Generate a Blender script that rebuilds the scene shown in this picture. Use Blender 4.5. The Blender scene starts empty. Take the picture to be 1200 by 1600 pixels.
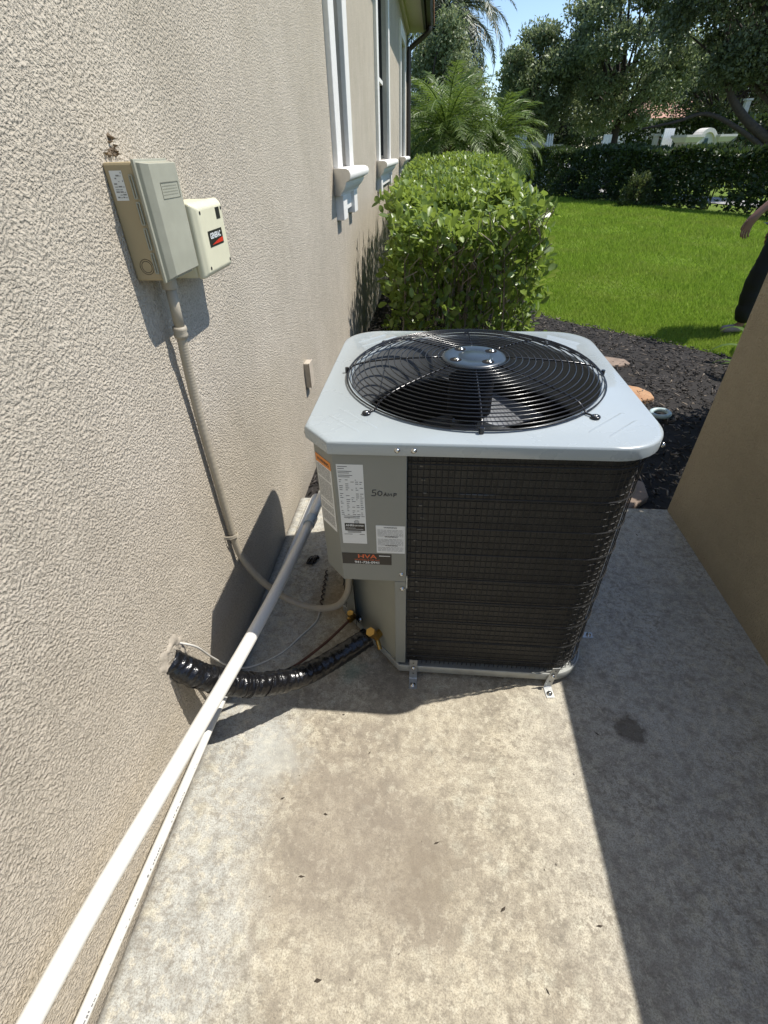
import bpy, bmesh, math, random
import numpy as np
from mathutils import Vector, Matrix
from mathutils import noise as mnoise

random.seed(7)
rng = np.random.default_rng(11)
sc = bpy.context.scene

# ---------------------------------------------------------------- camera
cam_d = bpy.data.cameras.new("camera")
cam_d.sensor_fit = 'HORIZONTAL'
cam_d.sensor_width = 36.0
cam_d.lens = 36.0 * 741.81 / 1200.0
cam_d.clip_start = 0.02
cam_d.clip_end = 2000
cam = bpy.data.objects.new("camera", cam_d)
sc.collection.objects.link(cam)
CAM = Vector((0.66890, 0.07675, 1.49094))
_r = Vector((0.99603177, 0.08626806, -0.02187551))
_u = Vector((-0.03476174, 0.6033752, 0.79669944))
_f = Vector((-0.08192886, 0.79277752, -0.60397969))
m = Matrix((( _r.x, _u.x, -_f.x, CAM.x), (_r.y, _u.y, -_f.y, CAM.y), (_r.z, _u.z, -_f.z, CAM.z), (0, 0, 0, 1)))
cam.matrix_world = m
sc.camera = cam

# ---------------------------------------------------------------- world, sun, exposure
SUN = Vector((0.58, 0.16, 1.0)).normalized()
world = bpy.data.worlds.new("World")
sc.world = world
world.use_nodes = True
wn = world.node_tree.nodes
wl = world.node_tree.links
for n in list(wn):
    wn.remove(n)
wo = wn.new("ShaderNodeOutputWorld")
wb = wn.new("ShaderNodeBackground")
wb.inputs["Strength"].default_value = 0.135
sky = wn.new("ShaderNodeTexSky")
sky.sky_type = 'NISHITA'
sky.sun_disc = False
sky.sun_elevation = math.asin(SUN.z)
sky.sun_rotation = math.atan2(SUN.x, SUN.y)
sky.air_density = 0.85
sky.dust_density = 0.2
sky.ozone_density = 1.6
wl.new(sky.outputs[0], wb.inputs["Color"])
wl.new(wb.outputs[0], wo.inputs["Surface"])

sun_d = bpy.data.lights.new("sun", 'SUN')
sun_d.energy = 4.4
sun_d.angle = math.radians(0.55)
sun_d.color = (1.0, 0.955, 0.88)
sun = bpy.data.objects.new("sun", sun_d)
sc.collection.objects.link(sun)
sun.rotation_euler = SUN.to_track_quat('Z', 'Y').to_euler()
sun.location = (6, 3, 10)

sc.view_settings.view_transform = 'Standard'
sc.view_settings.look = 'None'
sc.view_settings.gamma = 1.0
sc.view_settings.use_curve_mapping = False
sc.view_settings.exposure = 0.5
sc.cycles.use_denoising = True
sc.cycles.max_bounces = 8
sc.cycles.transparent_max_bounces = 8

COL = sc.collection

# ---------------------------------------------------------------- helpers
def tag(o, label=None, cat=None, group=None, kind=None):
    if label: o["label"] = label
    if cat: o["category"] = cat
    if group: o["group"] = group
    if kind: o["kind"] = kind
    return o

def empty(name, loc=(0, 0, 0), rz=0.0, parent=None):
    o = bpy.data.objects.new(name, None)
    o.empty_display_size = 0.1
    o.location = loc
    o.rotation_euler = (0, 0, rz)
    COL.objects.link(o)
    if parent: o.parent = parent
    return o

def link(name, me, mat=None, parent=None, smooth=False):
    if mat is not None and not me.materials:
        me.materials.append(mat)
    if smooth:
        me.polygons.foreach_set("use_smooth", [True] * len(me.polygons))
    o = bpy.data.objects.new(name, me)
    COL.objects.link(o)
    if parent: o.parent = parent
    return o

def fast_mesh(name, V, F):
    """V (n,3) float, F (m,k) int, all faces with k corners."""
    V = np.ascontiguousarray(V, dtype=np.float32); F = np.ascontiguousarray(F, dtype=np.int32)
    me = bpy.data.meshes.new(name)
    k = F.shape[1]
    me.vertices.add(len(V)); me.vertices.foreach_set("co", V.ravel())
    me.loops.add(F.size); me.loops.foreach_set("vertex_index", F.ravel())
    me.polygons.add(len(F))
    me.polygons.foreach_set("loop_start", np.arange(0, F.size, k, dtype=np.int32))
    me.update(calc_edges=True)
    me.validate()
    return me

class MB:
    """collects simple shapes, then becomes ONE mesh object"""
    def __init__(self):
        self.v = []; self.f = []
    def add(self, vs, fs):
        b = len(self.v)
        self.v.extend([tuple(p) for p in vs]); self.f.extend([tuple(i + b for i in f) for f in fs])
        return self
    def box(self, x0, x1, y0, y1, z0, z1, M=None):
        vs = [Vector((x, y, z)) for z in (z0, z1) for y in (y0, y1) for x in (x0, x1)]
        if M: vs = [M @ v for v in vs]
        return self.add(vs, [(0, 2, 3, 1), (4, 5, 7, 6), (0, 1, 5, 4), (2, 6, 7, 3), (0, 4, 6, 2), (1, 3, 7, 5)])
    def frustum(self, b, t):
        """b,t = (x0,x1,y0,y1,z)"""
        vs = []
        for x0, x1, y0, y1, z in (b, t):
            vs += [(x0, y0, z), (x1, y0, z), (x1, y1, z), (x0, y1, z)]
        return self.add(vs, [(3, 2, 1, 0), (4, 5, 6, 7), (0, 1, 5, 4), (1, 2, 6, 5), (2, 3, 7, 6), (3, 0, 4, 7)])
    def tube(self, pts, rad, seg=10, caps=True, closed=False):
        pts = [Vector(p) for p in pts]
        n = len(pts)
        rs = rad if hasattr(rad, '__len__') else [rad] * n
        tang = []
        for i in range(n):
            if closed: t = pts[(i + 1) % n] - pts[i - 1]
            else: t = pts[min(i + 1, n - 1)] - pts[max(i - 1, 0)]
            tang.append(t.normalized() if t.length > 1e-9 else Vector((0, 0, 1)))
        a = Vector((0, 0, 1)) if abs(tang[0].z) < 0.9 else Vector((1, 0, 0))
        nrm = tang[0].cross(a).normalized()
        vs = []
        for i in range(n):
            nrm = (nrm - tang[i] * nrm.dot(tang[i])).normalized()
            bn = tang[i].cross(nrm)
            for k in range(seg):
                an = 2 * math.pi * k / seg
                vs.append(pts[i] + (nrm * math.cos(an) + bn * math.sin(an)) * rs[i])
        fs = []
        for i in range(n if closed else n - 1):
            j = (i + 1) % n
            for k in range(seg):
                k2 = (k + 1) % seg
                fs.append((i * seg + k, i * seg + k2, j * seg + k2, j * seg + k))
        if caps and not closed:
            fs.append(tuple(range(seg - 1, -1, -1)))
            fs.append(tuple((n - 1) * seg + k for k in range(seg)))
        return self.add(vs, fs)
    def cyl(self, p0, p1, r, seg=16):
        return self.tube([p0, p1], r, seg)
    def lathe(self, prof, center=(0, 0, 0), seg=48, axis='z', M=None):
        """prof list of (r, h)"""
        c = Vector(center); vs = []
        for r, h in prof:
            for k in range(seg):
                a = 2 * math.pi * k / seg
                p = Vector((r * math.cos(a), r * math.sin(a), h))
                if M: p = M @ p
                vs.append(p + c)
        fs = []
        for i in range(len(prof) - 1):
            for k in range(seg):
                k2 = (k + 1) % seg
                fs.append((i * seg + k, i * seg + k2, (i + 1) * seg + k2, (i + 1) * seg + k))
        return self.add(vs, fs)
    def prism(self, poly, z0, z1):
        n = len(poly)
        vs = [(x, y, z0) for x, y in poly] + [(x, y, z1) for x, y in poly]
        fs = [tuple(range(n - 1, -1, -1)), tuple(range(n, 2 * n))]
        fs += [(i, (i + 1) % n, n + (i + 1) % n, n + i) for i in range(n)]
        return self.add(vs, fs)
    def build(self, name, mat, parent=None, smooth=False, bevel=0, bseg=2, auto=None):
        me = bpy.data.meshes.new(name)
        me.from_pydata(self.v, [], self.f)
        if bevel:
            bm = bmesh.new(); bm.from_mesh(me)
            bmesh.ops.remove_doubles(bm, verts=bm.verts, dist=1e-6)
            es = [e for e in bm.edges if len(e.link_faces) == 2 and e.calc_face_angle(0) > 0.35]
            bmesh.ops.bevel(bm, geom=es, offset=bevel, segments=bseg, profile=0.5, affect='EDGES', clamp_overlap=True)
            bm.to_mesh(me); bm.free()
        me.validate(); me.update()
        o = link(name, me, mat, parent, smooth)
        if auto is not None:
            me.polygons.foreach_set("use_smooth", [True] * len(me.polygons))
            try: me.set_sharp_from_angle(angle=math.radians(auto))
            except Exception: pass
        return o

def bez(pts, n=12):
    """Catmull-Rom through the points"""
    P = [Vector(p) for p in pts]
    P = [P[0] * 2 - P[1]] + P + [P[-1] * 2 - P[-2]]
    out = []
    for i in range(1, len(P) - 2):
        for k in range(n):
            t = k / n
            a, b, c, d = P[i - 1], P[i], P[i + 1], P[i + 2]
            out.append(0.5 * ((2 * b) + (c - a) * t + (2 * a - 5 * b + 4 * c - d) * t * t + (3 * b - a - 3 * c + d) * t ** 3))
    out.append(P[-2])
    return out

# ---------------------------------------------------------------- materials
class NT:
    def __init__(self, name):
        self.m = bpy.data.materials.new(name); self.m.use_nodes = True
        self.n = self.m.node_tree.nodes; self.l = self.m.node_tree.links
        for x in list(self.n): self.n.remove(x)
        self.out = self.n.new("ShaderNodeOutputMaterial")
    def nd(self, t, **kw):
        x = self.n.new(t)
        for k, v in kw.items():
            if hasattr(x, k) and k not in x.inputs.keys(): setattr(x, k, v)
            else: x.inputs[k].default_value = v
        return x
    def put(self, sock, v):
        if isinstance(v, bpy.types.NodeSocket): self.l.new(v, sock)
        else:
            if hasattr(sock.default_value, '__len__') and not isinstance(v, str) and len(v) == 3 and len(sock.default_value) == 4: v = (*v, 1)
            sock.default_value = v
    def bsdf(self, color, rough=0.6, metal=0.0, spec=0.5, bump=None, coat=0.0):
        b = self.n.new("ShaderNodeBsdfPrincipled")
        self.put(b.inputs["Base Color"], color); self.put(b.inputs["Roughness"], rough)
        self.put(b.inputs["Metallic"], metal); self.put(b.inputs["Specular IOR Level"], spec)
        b.inputs["Coat Weight"].default_value = coat
        if bump is not None: self.l.new(bump, b.inputs["Normal"])
        self.l.new(b.outputs[0], self.out.inputs["Surface"])
        return b
    def coord(self, kind="Object"):
        return self.n.new("ShaderNodeTexCoord").outputs[kind]
    def pos(self):
        return self.n.new("ShaderNodeNewGeometry").outputs["Position"]
    def noise(self, vec, scale=5, detail=4, rough=0.5, dist=0.0, col=False):
        x = self.n.new("ShaderNodeTexNoise")
        x.inputs["Scale"].default_value = scale; x.inputs["Detail"].default_value = detail
        x.inputs["Roughness"].default_value = rough; x.inputs["Distortion"].default_value = dist
        self.l.new(vec, x.inputs["Vector"])
        return x.outputs["Color" if col else "Fac"]
    def vor(self, vec, scale=5, feature='F1', rnd=1.0, out="Distance"):
        x = self.n.new("ShaderNodeTexVoronoi"); x.feature = feature
        x.inputs["Scale"].default_value = scale; x.inputs["Randomness"].default_value = rnd
        self.l.new(vec, x.inputs["Vector"])
        return x.outputs[out]
    def ramp(self, fac, stops, interp='LINEAR'):
        x = self.n.new("ShaderNodeValToRGB"); x.color_ramp.interpolation = interp
        e = x.color_ramp.elements
        while len(e) < len(stops): e.new(0.5)
        for i, (p, c) in enumerate(stops):
            e[i].position = p
            e[i].color = (*c, 1) if hasattr(c, '__len__') else (c, c, c, 1)
        self.l.new(fac, x.inputs[0])
        return x.outputs[0]
    def mix(self, fac, a, b, mode='MIX'):
        x = self.n.new("ShaderNodeMix"); x.data_type = 'RGBA'; x.blend_type = mode
        self.put(x.inputs[0], fac); self.put(x.inputs[6], a); self.put(x.inputs[7], b)
        return x.outputs[2]
    def math(self, op, a, b=0.0, clamp=False):
        x = self.n.new("ShaderNodeMath"); x.operation = op; x.use_clamp = clamp
        self.put(x.inputs[0], a); self.put(x.inputs[1], b)
        return x.outputs[0]
    def bump(self, h, strength=0.5, dist=0.01, prev=None):
        x = self.n.new("ShaderNodeBump")
        x.inputs["Strength"].default_value = strength; x.inputs["Distance"].default_value = dist
        self.l.new(h, x.inputs["Height"])
        if prev is not None: self.l.new(prev, x.inputs["Normal"])
        return x.outputs[0]
    def mapping(self, vec, scale=(1, 1, 1), rot=(0, 0, 0), loc=(0, 0, 0)):
        x = self.n.new("ShaderNodeMapping")
        x.inputs["Scale"].default_value = scale; x.inputs["Rotation"].default_value = rot; x.inputs["Location"].default_value = loc
        self.l.new(vec, x.inputs["Vector"])
        return x.outputs[0]
    def sep(self, vec):
        x = self.n.new("ShaderNodeSeparateXYZ"); self.l.new(vec, x.inputs[0]); return x.outputs

MATS = {}
def simple(name, color, rough=0.5, metal=0.0, spec=0.5, vary=0.12, nscale=30.0, bump=0.0, bscale=200.0, coat=0.0, dirt=0.0):
    if name in MATS: return MATS[name]
    t = NT(name); P = t.pos()
    n1 = t.noise(P, nscale, 4, 0.6)
    c = t.mix(t.ramp(n1, [(0.3, 0.0), (0.7, 1.0)]), [x * (1 - vary) for x in color], [min(1, x * (1 + vary)) for x in color])
    if dirt:
        n2 = t.ramp(t.noise(P, nscale * 0.35, 6, 0.7), [(0.5, 0.0), (0.72, 1.0)])
        c = t.mix(t.math('MULTIPLY', n2, dirt), c, (0.12, 0.10, 0.075))
    r = t.math('ADD', t.math('MULTIPLY', n1, 0.16), rough - 0.08)
    b = t.bump(t.noise(P, bscale, 3, 0.6), bump, 0.002) if bump else None
    t.bsdf(c, r, metal, spec, b, coat)
    MATS[name] = t.m
    return t.m

def stucco(name, ca, cb, amp=1.0, scale=95.0, groove_shade=0.55):
    t = NT(name); P = t.pos()
    v = t.mapping(P, (1, 1, 1))
    warp = t.noise(v, 14, 2, 0.5, col=True)
    x = t.n.new("ShaderNodeVectorMath"); x.operation = 'MULTIPLY_ADD'
    t.l.new(warp, x.inputs[0]); x.inputs[1].default_value = (0.02, 0.02, 0.02); t.l.new(v, x.inputs[2])
    vv = x.outputs[0]
    n1 = t.noise(vv, scale, 2, 0.5, 0.0)
    vo = t.vor(vv, scale * 0.72)
    n2 = t.noise(vv, scale * 2.6, 2, 0.6)
    blob = t.ramp(n1, [(0.34, 0.0), (0.52, 0.7), (0.70, 1.0)])
    h = t.math('ADD', t.math('ADD', blob, t.math('MULTIPLY', n2, 0.45)), t.math('MULTIPLY', t.math('SUBTRACT', 0.6, vo), 0.9))
    big = t.noise(P, 1.6, 5, 0.6)
    mid = t.noise(P, 9.0, 4, 0.6)
    base = t.mix(t.ramp(big, [(0.35, 0.0), (0.68, 1.0)]), ca, cb)
    base = t.mix(t.math('MULTIPLY', t.ramp(mid, [(0.45, 0.0), (0.75, 1.0)]), 0.35), base, [c * 0.82 for c in ca])
    st_ = t.ramp(t.noise(t.mapping(P, (1, 1.0, 0.45)), 3.2, 6, 0.68), [(0.34, 0.80), (0.56, 1.0)])
    base = t.mix(0.4, base, st_, 'MULTIPLY')
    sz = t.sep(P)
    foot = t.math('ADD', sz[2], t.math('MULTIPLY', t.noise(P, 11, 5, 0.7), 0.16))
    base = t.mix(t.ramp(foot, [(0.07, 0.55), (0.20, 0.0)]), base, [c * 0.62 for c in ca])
    col = t.mix(blob, t.mix(0.5, base, [c * groove_shade for c in ca]), base)  # grooves between the lumps darkened in the colour, as shade
    b = t.bump(h, 1.0, 0.0042 * amp)
    t.bsdf(col, 0.9, 0.0, 0.25, b)
    return t.m

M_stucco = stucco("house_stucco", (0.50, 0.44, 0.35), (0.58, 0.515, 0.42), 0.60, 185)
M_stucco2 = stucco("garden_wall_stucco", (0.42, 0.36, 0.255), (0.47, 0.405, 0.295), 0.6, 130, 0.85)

# concrete
def make_concrete():
    t = NT("concrete"); P = t.pos(); s = t.sep(P)
    big = t.noise(P, 2.1, 6, 0.62, 0.5)
    mid = t.noise(P, 7.5, 6, 0.65, 0.3)
    fine = t.noise(P, 60, 5, 0.7)
    grit = t.noise(P, 260, 3, 0.7)
    warm = t.mix(t.ramp(big, [(0.34, 0.0), (0.64, 1.0)]), (0.29, 0.25, 0.195), (0.53, 0.48, 0.375))
    warm = t.mix(t.ramp(mid, [(0.44, 0.0), (0.62, 0.75)]), warm, (0.535, 0.48, 0.37))
    # cool cement film along the house wall, with a ragged edge
    edge = t.math('ADD', s[0], t.math('MULTIPLY', t.math('SUBTRACT', t.noise(P, 4.5, 6, 0.7, 0.6), 0.5), 0.42))
    cool = t.ramp(edge, [(0.18, 1.0), (0.34, 0.0)])
    c = t.mix(cool, warm, t.mix(mid, (0.40, 0.40, 0.37), (0.55, 0.545, 0.50)))
    # grey towards the garden wall, lightened and warmed to lift its cast shade
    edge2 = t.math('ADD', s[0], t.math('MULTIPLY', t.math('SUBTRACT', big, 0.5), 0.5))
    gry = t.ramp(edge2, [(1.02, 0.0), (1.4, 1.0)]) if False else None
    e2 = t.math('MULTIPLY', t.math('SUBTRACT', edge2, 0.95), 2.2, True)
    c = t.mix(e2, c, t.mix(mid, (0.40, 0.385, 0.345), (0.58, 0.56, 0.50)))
    # pale spots at two sizes, warped so that no two look alike
    wv = t.n.new("ShaderNodeVectorMath"); wv.operation = 'MULTIPLY_ADD'
    t.l.new(t.noise(P, 22, 3, 0.6, col=True), wv.inputs[0]); wv.inputs[1].default_value = (0.05, 0.05, 0.0); t.l.new(P, wv.inputs[2])
    WP = wv.outputs[0]
    sp = t.ramp(t.vor(WP, 15.0), [(0.12, 1.0), (0.34, 0.0)])
    spm = t.ramp(t.noise(P, 2.6, 4, 0.6), [(0.38, 0.0), (0.52, 0.85)])
    c = t.mix(t.math('MULTIPLY', sp, spm), c, (0.56, 0.53, 0.43))
    sp2 = t.ramp(t.vor(WP, 38.0), [(0.10, 1.0), (0.30, 0.0)])
    c = t.mix(t.math('MULTIPLY', sp2, t.ramp(t.noise(P, 4.1, 4, 0.6), [(0.40, 0.0), (0.64, 0.6)])), c, (0.52, 0.48, 0.38))
    # blotchy dirt, then fine dark pits and grit
    bl = t.ramp(t.noise(P, 19, 6, 0.72), [(0.46, 0.0), (0.66, 0.60)])
    c = t.mix(bl, c, (0.23, 0.20, 0.16))
    pits = t.ramp(t.noise(P, 120, 5, 0.75), [(0.58, 0.0), (0.70, 1.0)])
    pitm = t.ramp(t.noise(P, 6.0, 5, 0.7), [(0.36, 0.12), (0.62, 0.85)])
    c = t.mix(t.math('MULTIPLY', pits, pitm), c, (0.105, 0.088, 0.068))
    scr = t.ramp(t.noise(t.mapping(P, (1.0, 0.22, 1.0), (0, 0, 0.5)), 130, 2, 0.6), [(0.64, 0.0), (0.72, 0.55)])
    c = t.mix(t.math('MULTIPLY', scr, 0.35), c, (0.12, 0.10, 0.08))
    tone = t.ramp(t.noise(P, 42, 6, 0.78), [(0.34, 0.62), (0.50, 0.92), (0.62, 1.0)])
    c = t.mix(0.85, c, tone, 'MULTIPLY')
    tone2 = t.ramp(t.noise(t.mapping(P, (1, 1, 1), (0, 0, 0), (7, 3, 0)), 5.0, 6, 0.7), [(0.32, 0.70), (0.52, 1.0)])
    c = t.mix(0.75, c, tone2, 'MULTIPLY')
    crisp = t.ramp(t.noise(P, 62, 6, 0.72), [(0.515, 0.0), (0.565, 1.0)])
    c = t.mix(t.math('MULTIPLY', crisp, t.ramp(t.noise(P, 3.7, 5, 0.7), [(0.38, 0.10), (0.62, 0.60)])), c, (0.16, 0.135, 0.105))
    pale = t.ramp(t.noise(t.mapping(P, (1, 1, 1), (0, 0, 0.4), (3, 9, 0)), 36, 6, 0.72), [(0.53, 0.0), (0.59, 1.0)])
    c = t.mix(t.math('MULTIPLY', pale, 0.5), c, (0.58, 0.535, 0.43))
    c = t.mix(1.0, c, (1.10, 1.10, 1.085), 'MULTIPLY')
    c = t.mix(t.ramp(grit, [(0.38, 0.55), (0.55, 0.0)]), c, (0.17, 0.15, 0.12))
    # isolated oil stain, rust area beside the unit, green copper mark
    def blot(x, y, r0, r1, sc=24, amp=0.05):
        d = t.n.new("ShaderNodeVectorMath"); d.operation = 'DISTANCE'
        t.l.new(P, d.inputs[0]); d.inputs[1].default_value = (x, y, 0)
        dd = t.math('ADD', d.outputs["Value"], t.math('MULTIPLY', t.math('SUBTRACT', t.noise(P, sc, 5, 0.7), 0.5), amp * 2))
        return t.ramp(dd, [(r0, 1.0), (r1, 0.0)])
    c = t.mix(t.math('MULTIPLY', blot(1.353, 0.93, 0.035, 0.055), 0.72), c, (0.085, 0.068, 0.05))
    c = t.mix(t.math('MULTIPLY', blot(0.33, 1.42, 0.03, 0.14, 14, 0.09), 0.6), c, (0.27, 0.19, 0.10))
    c = t.mix(t.math('MULTIPLY', blot(0.43, 1.085, 0.0, 0.07, 20, 0.06), 0.55), c, (0.10, 0.20, 0.16))
    c = t.mix(t.math('MULTIPLY', blot(0.60, 1.05, 0.03, 0.16, 30, 0.12), 0.55), c, (0.12, 0.10, 0.08))
    c = t.mix(t.math('MULTIPLY', blot(0.70, 0.50, 0.03, 0.16, 9, 0.14), 0.6), c, (0.20, 0.165, 0.12))
    c = t.mix(t.math('MULTIPLY', blot(0.50, 0.58, 0.10, 0.36, 6, 0.24), 0.55), c, (0.23, 0.195, 0.155))
    c = t.mix(t.math('MULTIPLY', blot(0.25, 0.76, 0.04, 0.12, 9, 0.12), 0.42), c, (0.47, 0.48, 0.45))
    # damp dark joint at the foot of both walls
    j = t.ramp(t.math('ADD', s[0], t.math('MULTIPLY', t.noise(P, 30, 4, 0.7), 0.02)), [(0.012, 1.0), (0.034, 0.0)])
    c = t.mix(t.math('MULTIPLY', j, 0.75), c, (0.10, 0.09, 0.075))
    h = t.math('ADD', t.math('MULTIPLY', fine, 0.6), t.math('MULTIPLY', grit, 0.5))
    b = t.bump(h, 0.55, 0.0035)
    t.bsdf(c, 0.86, 0.0, 0.3, b)
    return t.m
M_conc = make_concrete()

M_trim = simple("white_trim_paint", (0.72, 0.70, 0.66), 0.6, vary=0.05, bump=0.25, bscale=160)
M_reveal = simple("cream_reveal", (0.50, 0.46, 0.40), 0.8, vary=0.06, bump=0.3)
M_soffit = simple("cream_soffit", (0.55, 0.50, 0.38), 0.75, vary=0.05)
M_brownmetal = simple("brown_gutter_metal", (0.035, 0.026, 0.021), 0.4, vary=0.1)
M_rooftile = simple("clay_roof_tile", (0.34, 0.16, 0.09), 0.8, vary=0.2, nscale=8)
M_pinktile = simple("pink_roof_tile", (0.50, 0.27, 0.19), 0.8, vary=0.25, nscale=3)
M_black = simple("black_frame", (0.012, 0.012, 0.013), 0.35, vary=0.1)

tg = NT("window_glass")
tg.bsdf((0.012, 0.015, 0.018), 0.04, 0.0, 0.7)
M_glass = tg.m

# AC metals and plastics
M_lid = simple("lid_skylit_grey_paint", (0.345, 0.385, 0.40), 0.28, spec=0.5, vary=0.025, nscale=6, bump=0.04, bscale=500, coat=0.5)  # the panel's grey, lightened and blued as sun and sky would
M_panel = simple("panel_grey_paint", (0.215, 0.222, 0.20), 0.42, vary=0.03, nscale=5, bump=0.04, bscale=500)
M_panel2 = simple("lower_panel_paint", (0.27, 0.27, 0.225), 0.5, vary=0.06, nscale=9, dirt=0.1)
M_wire = simple("black_coated_wire", (0.010, 0.010, 0.012), 0.22, vary=0.1, spec=0.6)
M_guard = simple("coil_guard_wire", (0.012, 0.012, 0.012), 0.62, vary=0.1)
M_hub = simple("hub_cap_plastic", (0.03, 0.042, 0.055), 0.3, vary=0.06)
M_dark = simple("dark_interior", (0.007, 0.007, 0.008), 0.85, spec=0.2)
M_shroud = simple("shroud_grey", (0.13, 0.135, 0.135), 0.45, vary=0.08)
M_blade = simple("fan_blade_metal", (0.26, 0.27, 0.285), 0.32, metal=0.4, vary=0.08)
M_galv = simple("galvanised_steel", (0.46, 0.47, 0.46), 0.42, metal=0.75, vary=0.12, nscale=60, dirt=0.25)
M_base = simple("base_pan_metal", (0.33, 0.34, 0.32), 0.45, metal=0.3, vary=0.08, dirt=0.3)
M_screw = simple("zinc_screw", (0.62, 0.62, 0.60), 0.25, metal=1.0, vary=0.1)
M_brass = simple("brass", (0.42, 0.27, 0.08), 0.36, metal=1.0, vary=0.15)
M_copper = simple("copper_line", (0.10, 0.045, 0.03), 0.45, metal=0.4, vary=0.2)
M_label = simple("label_white", (0.66, 0.67, 0.66), 0.45, vary=0.02)
M_ink = simple("label_ink", (0.03, 0.03, 0.032), 0.5)
M_inkgrey = simple("label_small_print", (0.20, 0.20, 0.20), 0.5)
M_orange = simple("label_orange", (0.72, 0.25, 0.04), 0.45, vary=0.03)
M_stickerblk = simple("sticker_black", (0.018, 0.016, 0.015), 0.4)
M_logoorange = simple("sticker_orange_print", (0.62, 0.12, 0.035), 0.45)
M_red = simple("sticker_red", (0.55, 0.03, 0.015), 0.4)

def make_coil():
    t = NT("coil_fins"); P = t.pos(); s = t.sep(P)
    w = t.n.new("ShaderNodeTexWave"); w.wave_type = 'BANDS'; w.bands_direction = 'Z'
    w.inputs["Scale"].default_value = 42.0; w.inputs["Distortion"].default_value = 0.6
    w.inputs["Detail"].default_value = 2; t.l.new(P, w.inputs["Vector"])
    n = t.noise(t.mapping(P, (1, 1, 0.35)), 40, 4, 0.7)
    n2 = t.noise(P, 260, 2, 0.7)
    c = t.mix(t.ramp(n, [(0.3, 0.0), (0.7, 1.0)]), (0.028, 0.027, 0.024), (0.056, 0.053, 0.047))
    c = t.mix(t.math('MULTIPLY', w.outputs["Fac"], 0.45), c, (0.030, 0.027, 0.023))
    c = t.mix(t.ramp(n2, [(0.55, 0.0), (0.75, 0.4)]), c, (0.13, 0.12, 0.10))
    b = t.bump(n2, 0.6, 0.002)
    t.bsdf(c, 0.55, 0.25, 0.4, b)
    return t.m
M_coil = make_coil()
M_finclip = simple("dull_fin_metal", (0.16, 0.15, 0.13), 0.6, vary=0.3, nscale=60)

M_box = simple("grey_beige_plastic", (0.33, 0.325, 0.255), 0.55, vary=0.07, nscale=18, dirt=0.10)
M_boxside = simple("tan_enclosure", (0.34, 0.275, 0.165), 0.5, vary=0.06, nscale=14)
M_cream = simple("cream_plastic", (0.62, 0.59, 0.43), 0.45, vary=0.03)
M_conduit = simple("conduit_grey", (0.37, 0.325, 0.25), 0.6, vary=0.06, dirt=0.12)
M_pvc = simple("white_pvc", (0.70, 0.69, 0.645), 0.3, vary=0.03, nscale=10, dirt=0.06)
M_pvcgrey = simple("grey_pvc_coupling", (0.40, 0.47, 0.52), 0.35, vary=0.05)
M_tape = None
def make_tape():
    t = NT("black_tape_wrap"); P = t.pos()
    n = t.noise(t.mapping(P, (1, 1, 1)), 60, 3, 0.55, 0.8)
    b = t.bump(n, 0.6, 0.004)
    t.bsdf((0.007, 0.007, 0.008), 0.23, 0.0, 0.5, b)
    return t.m
M_tape = make_tape()
M_plaster = simple("rough_patch_plaster", (0.42, 0.37, 0.30), 0.95, vary=0.25, bump=1.0, bscale=90)
M_cable = simple("thin_white_cable", (0.58, 0.56, 0.51), 0.5)

# vegetation
def leafmat(name, ca, cb, rough=0.35, trans=0.3, tcol=None, objrand=False, spec=0.5, dry=None):
    t = NT(name)
    if objrand: r = t.n.new("ShaderNodeObjectInfo").outputs["Random"]
    else: r = t.n.new("ShaderNodeNewGeometry").outputs["Random Per Island"]
    c = t.ramp(r, [(0.0, ca), (0.75, cb), (1.0, [min(1, x * 1.35) for x in cb])])
    P = t.pos()
    c = t.mix(t.math('MULTIPLY', t.noise(P, 45, 2, 0.5), 0.35), c, [x * 0.6 for x in ca])
    if dry: c = t.mix(t.ramp(t.noise(P, 0.9, 5, 0.65), [(0.45, 0.0), (0.70, 0.75)]), c, dry)
    b = t.n.new("ShaderNodeBsdfPrincipled")
    t.l.new(c, b.inputs["Base Color"]); b.inputs["Roughness"].default_value = rough
    b.inputs["Specular IOR Level"].default_value = spec
    tr = t.n.new("ShaderNodeBsdfTranslucent")
    t.l.new(t.mix(0.55, c, tcol or [x * 1.6 for x in cb], 'MIX'), tr.inputs["Color"])
    mx = t.n.new("ShaderNodeMixShader"); mx.inputs[0].default_value = trans
    t.l.new(b.outputs[0], mx.inputs[1]); t.l.new(tr.outputs[0], mx.inputs[2])
    t.l.new(mx.outputs[0], t.out.inputs["Surface"])
    return t.m
M_leaf = leafmat("hedge_leaf", (0.09, 0.15, 0.03), (0.24, 0.325, 0.065), 0.36, 0.38, (0.40, 0.52, 0.08), spec=0.55)
M_leafobj = leafmat("hedge_large_leaf", (0.09, 0.15, 0.03), (0.24, 0.325, 0.065), 0.34, 0.38, (0.40, 0.52, 0.08), True, spec=0.55)
M_darkleaf = leafmat("dark_hedge_leaf", (0.028, 0.048, 0.014), (0.065, 0.10, 0.026), 0.42, 0.25)
M_oakleaf = leafmat("oak_leaf", (0.056, 0.078, 0.036), (0.125, 0.155, 0.072), 0.5, 0.3, (0.16, 0.20, 0.08))
M_litoak = leafmat("lit_side_oak_leaf", (0.12, 0.16, 0.075), (0.24, 0.29, 0.14), 0.45, 0.4, (0.28, 0.34, 0.14))  # oak leaf with sunlight put into a lighter base colour
M_paleoak = leafmat("sunlit_oak_leaf", (0.05, 0.075, 0.02), (0.12, 0.15, 0.05), 0.45, 0.3)
M_frond = leafmat("palm_frond", (0.06, 0.115, 0.016), (0.17, 0.24, 0.04), 0.45, 0.35)
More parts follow.
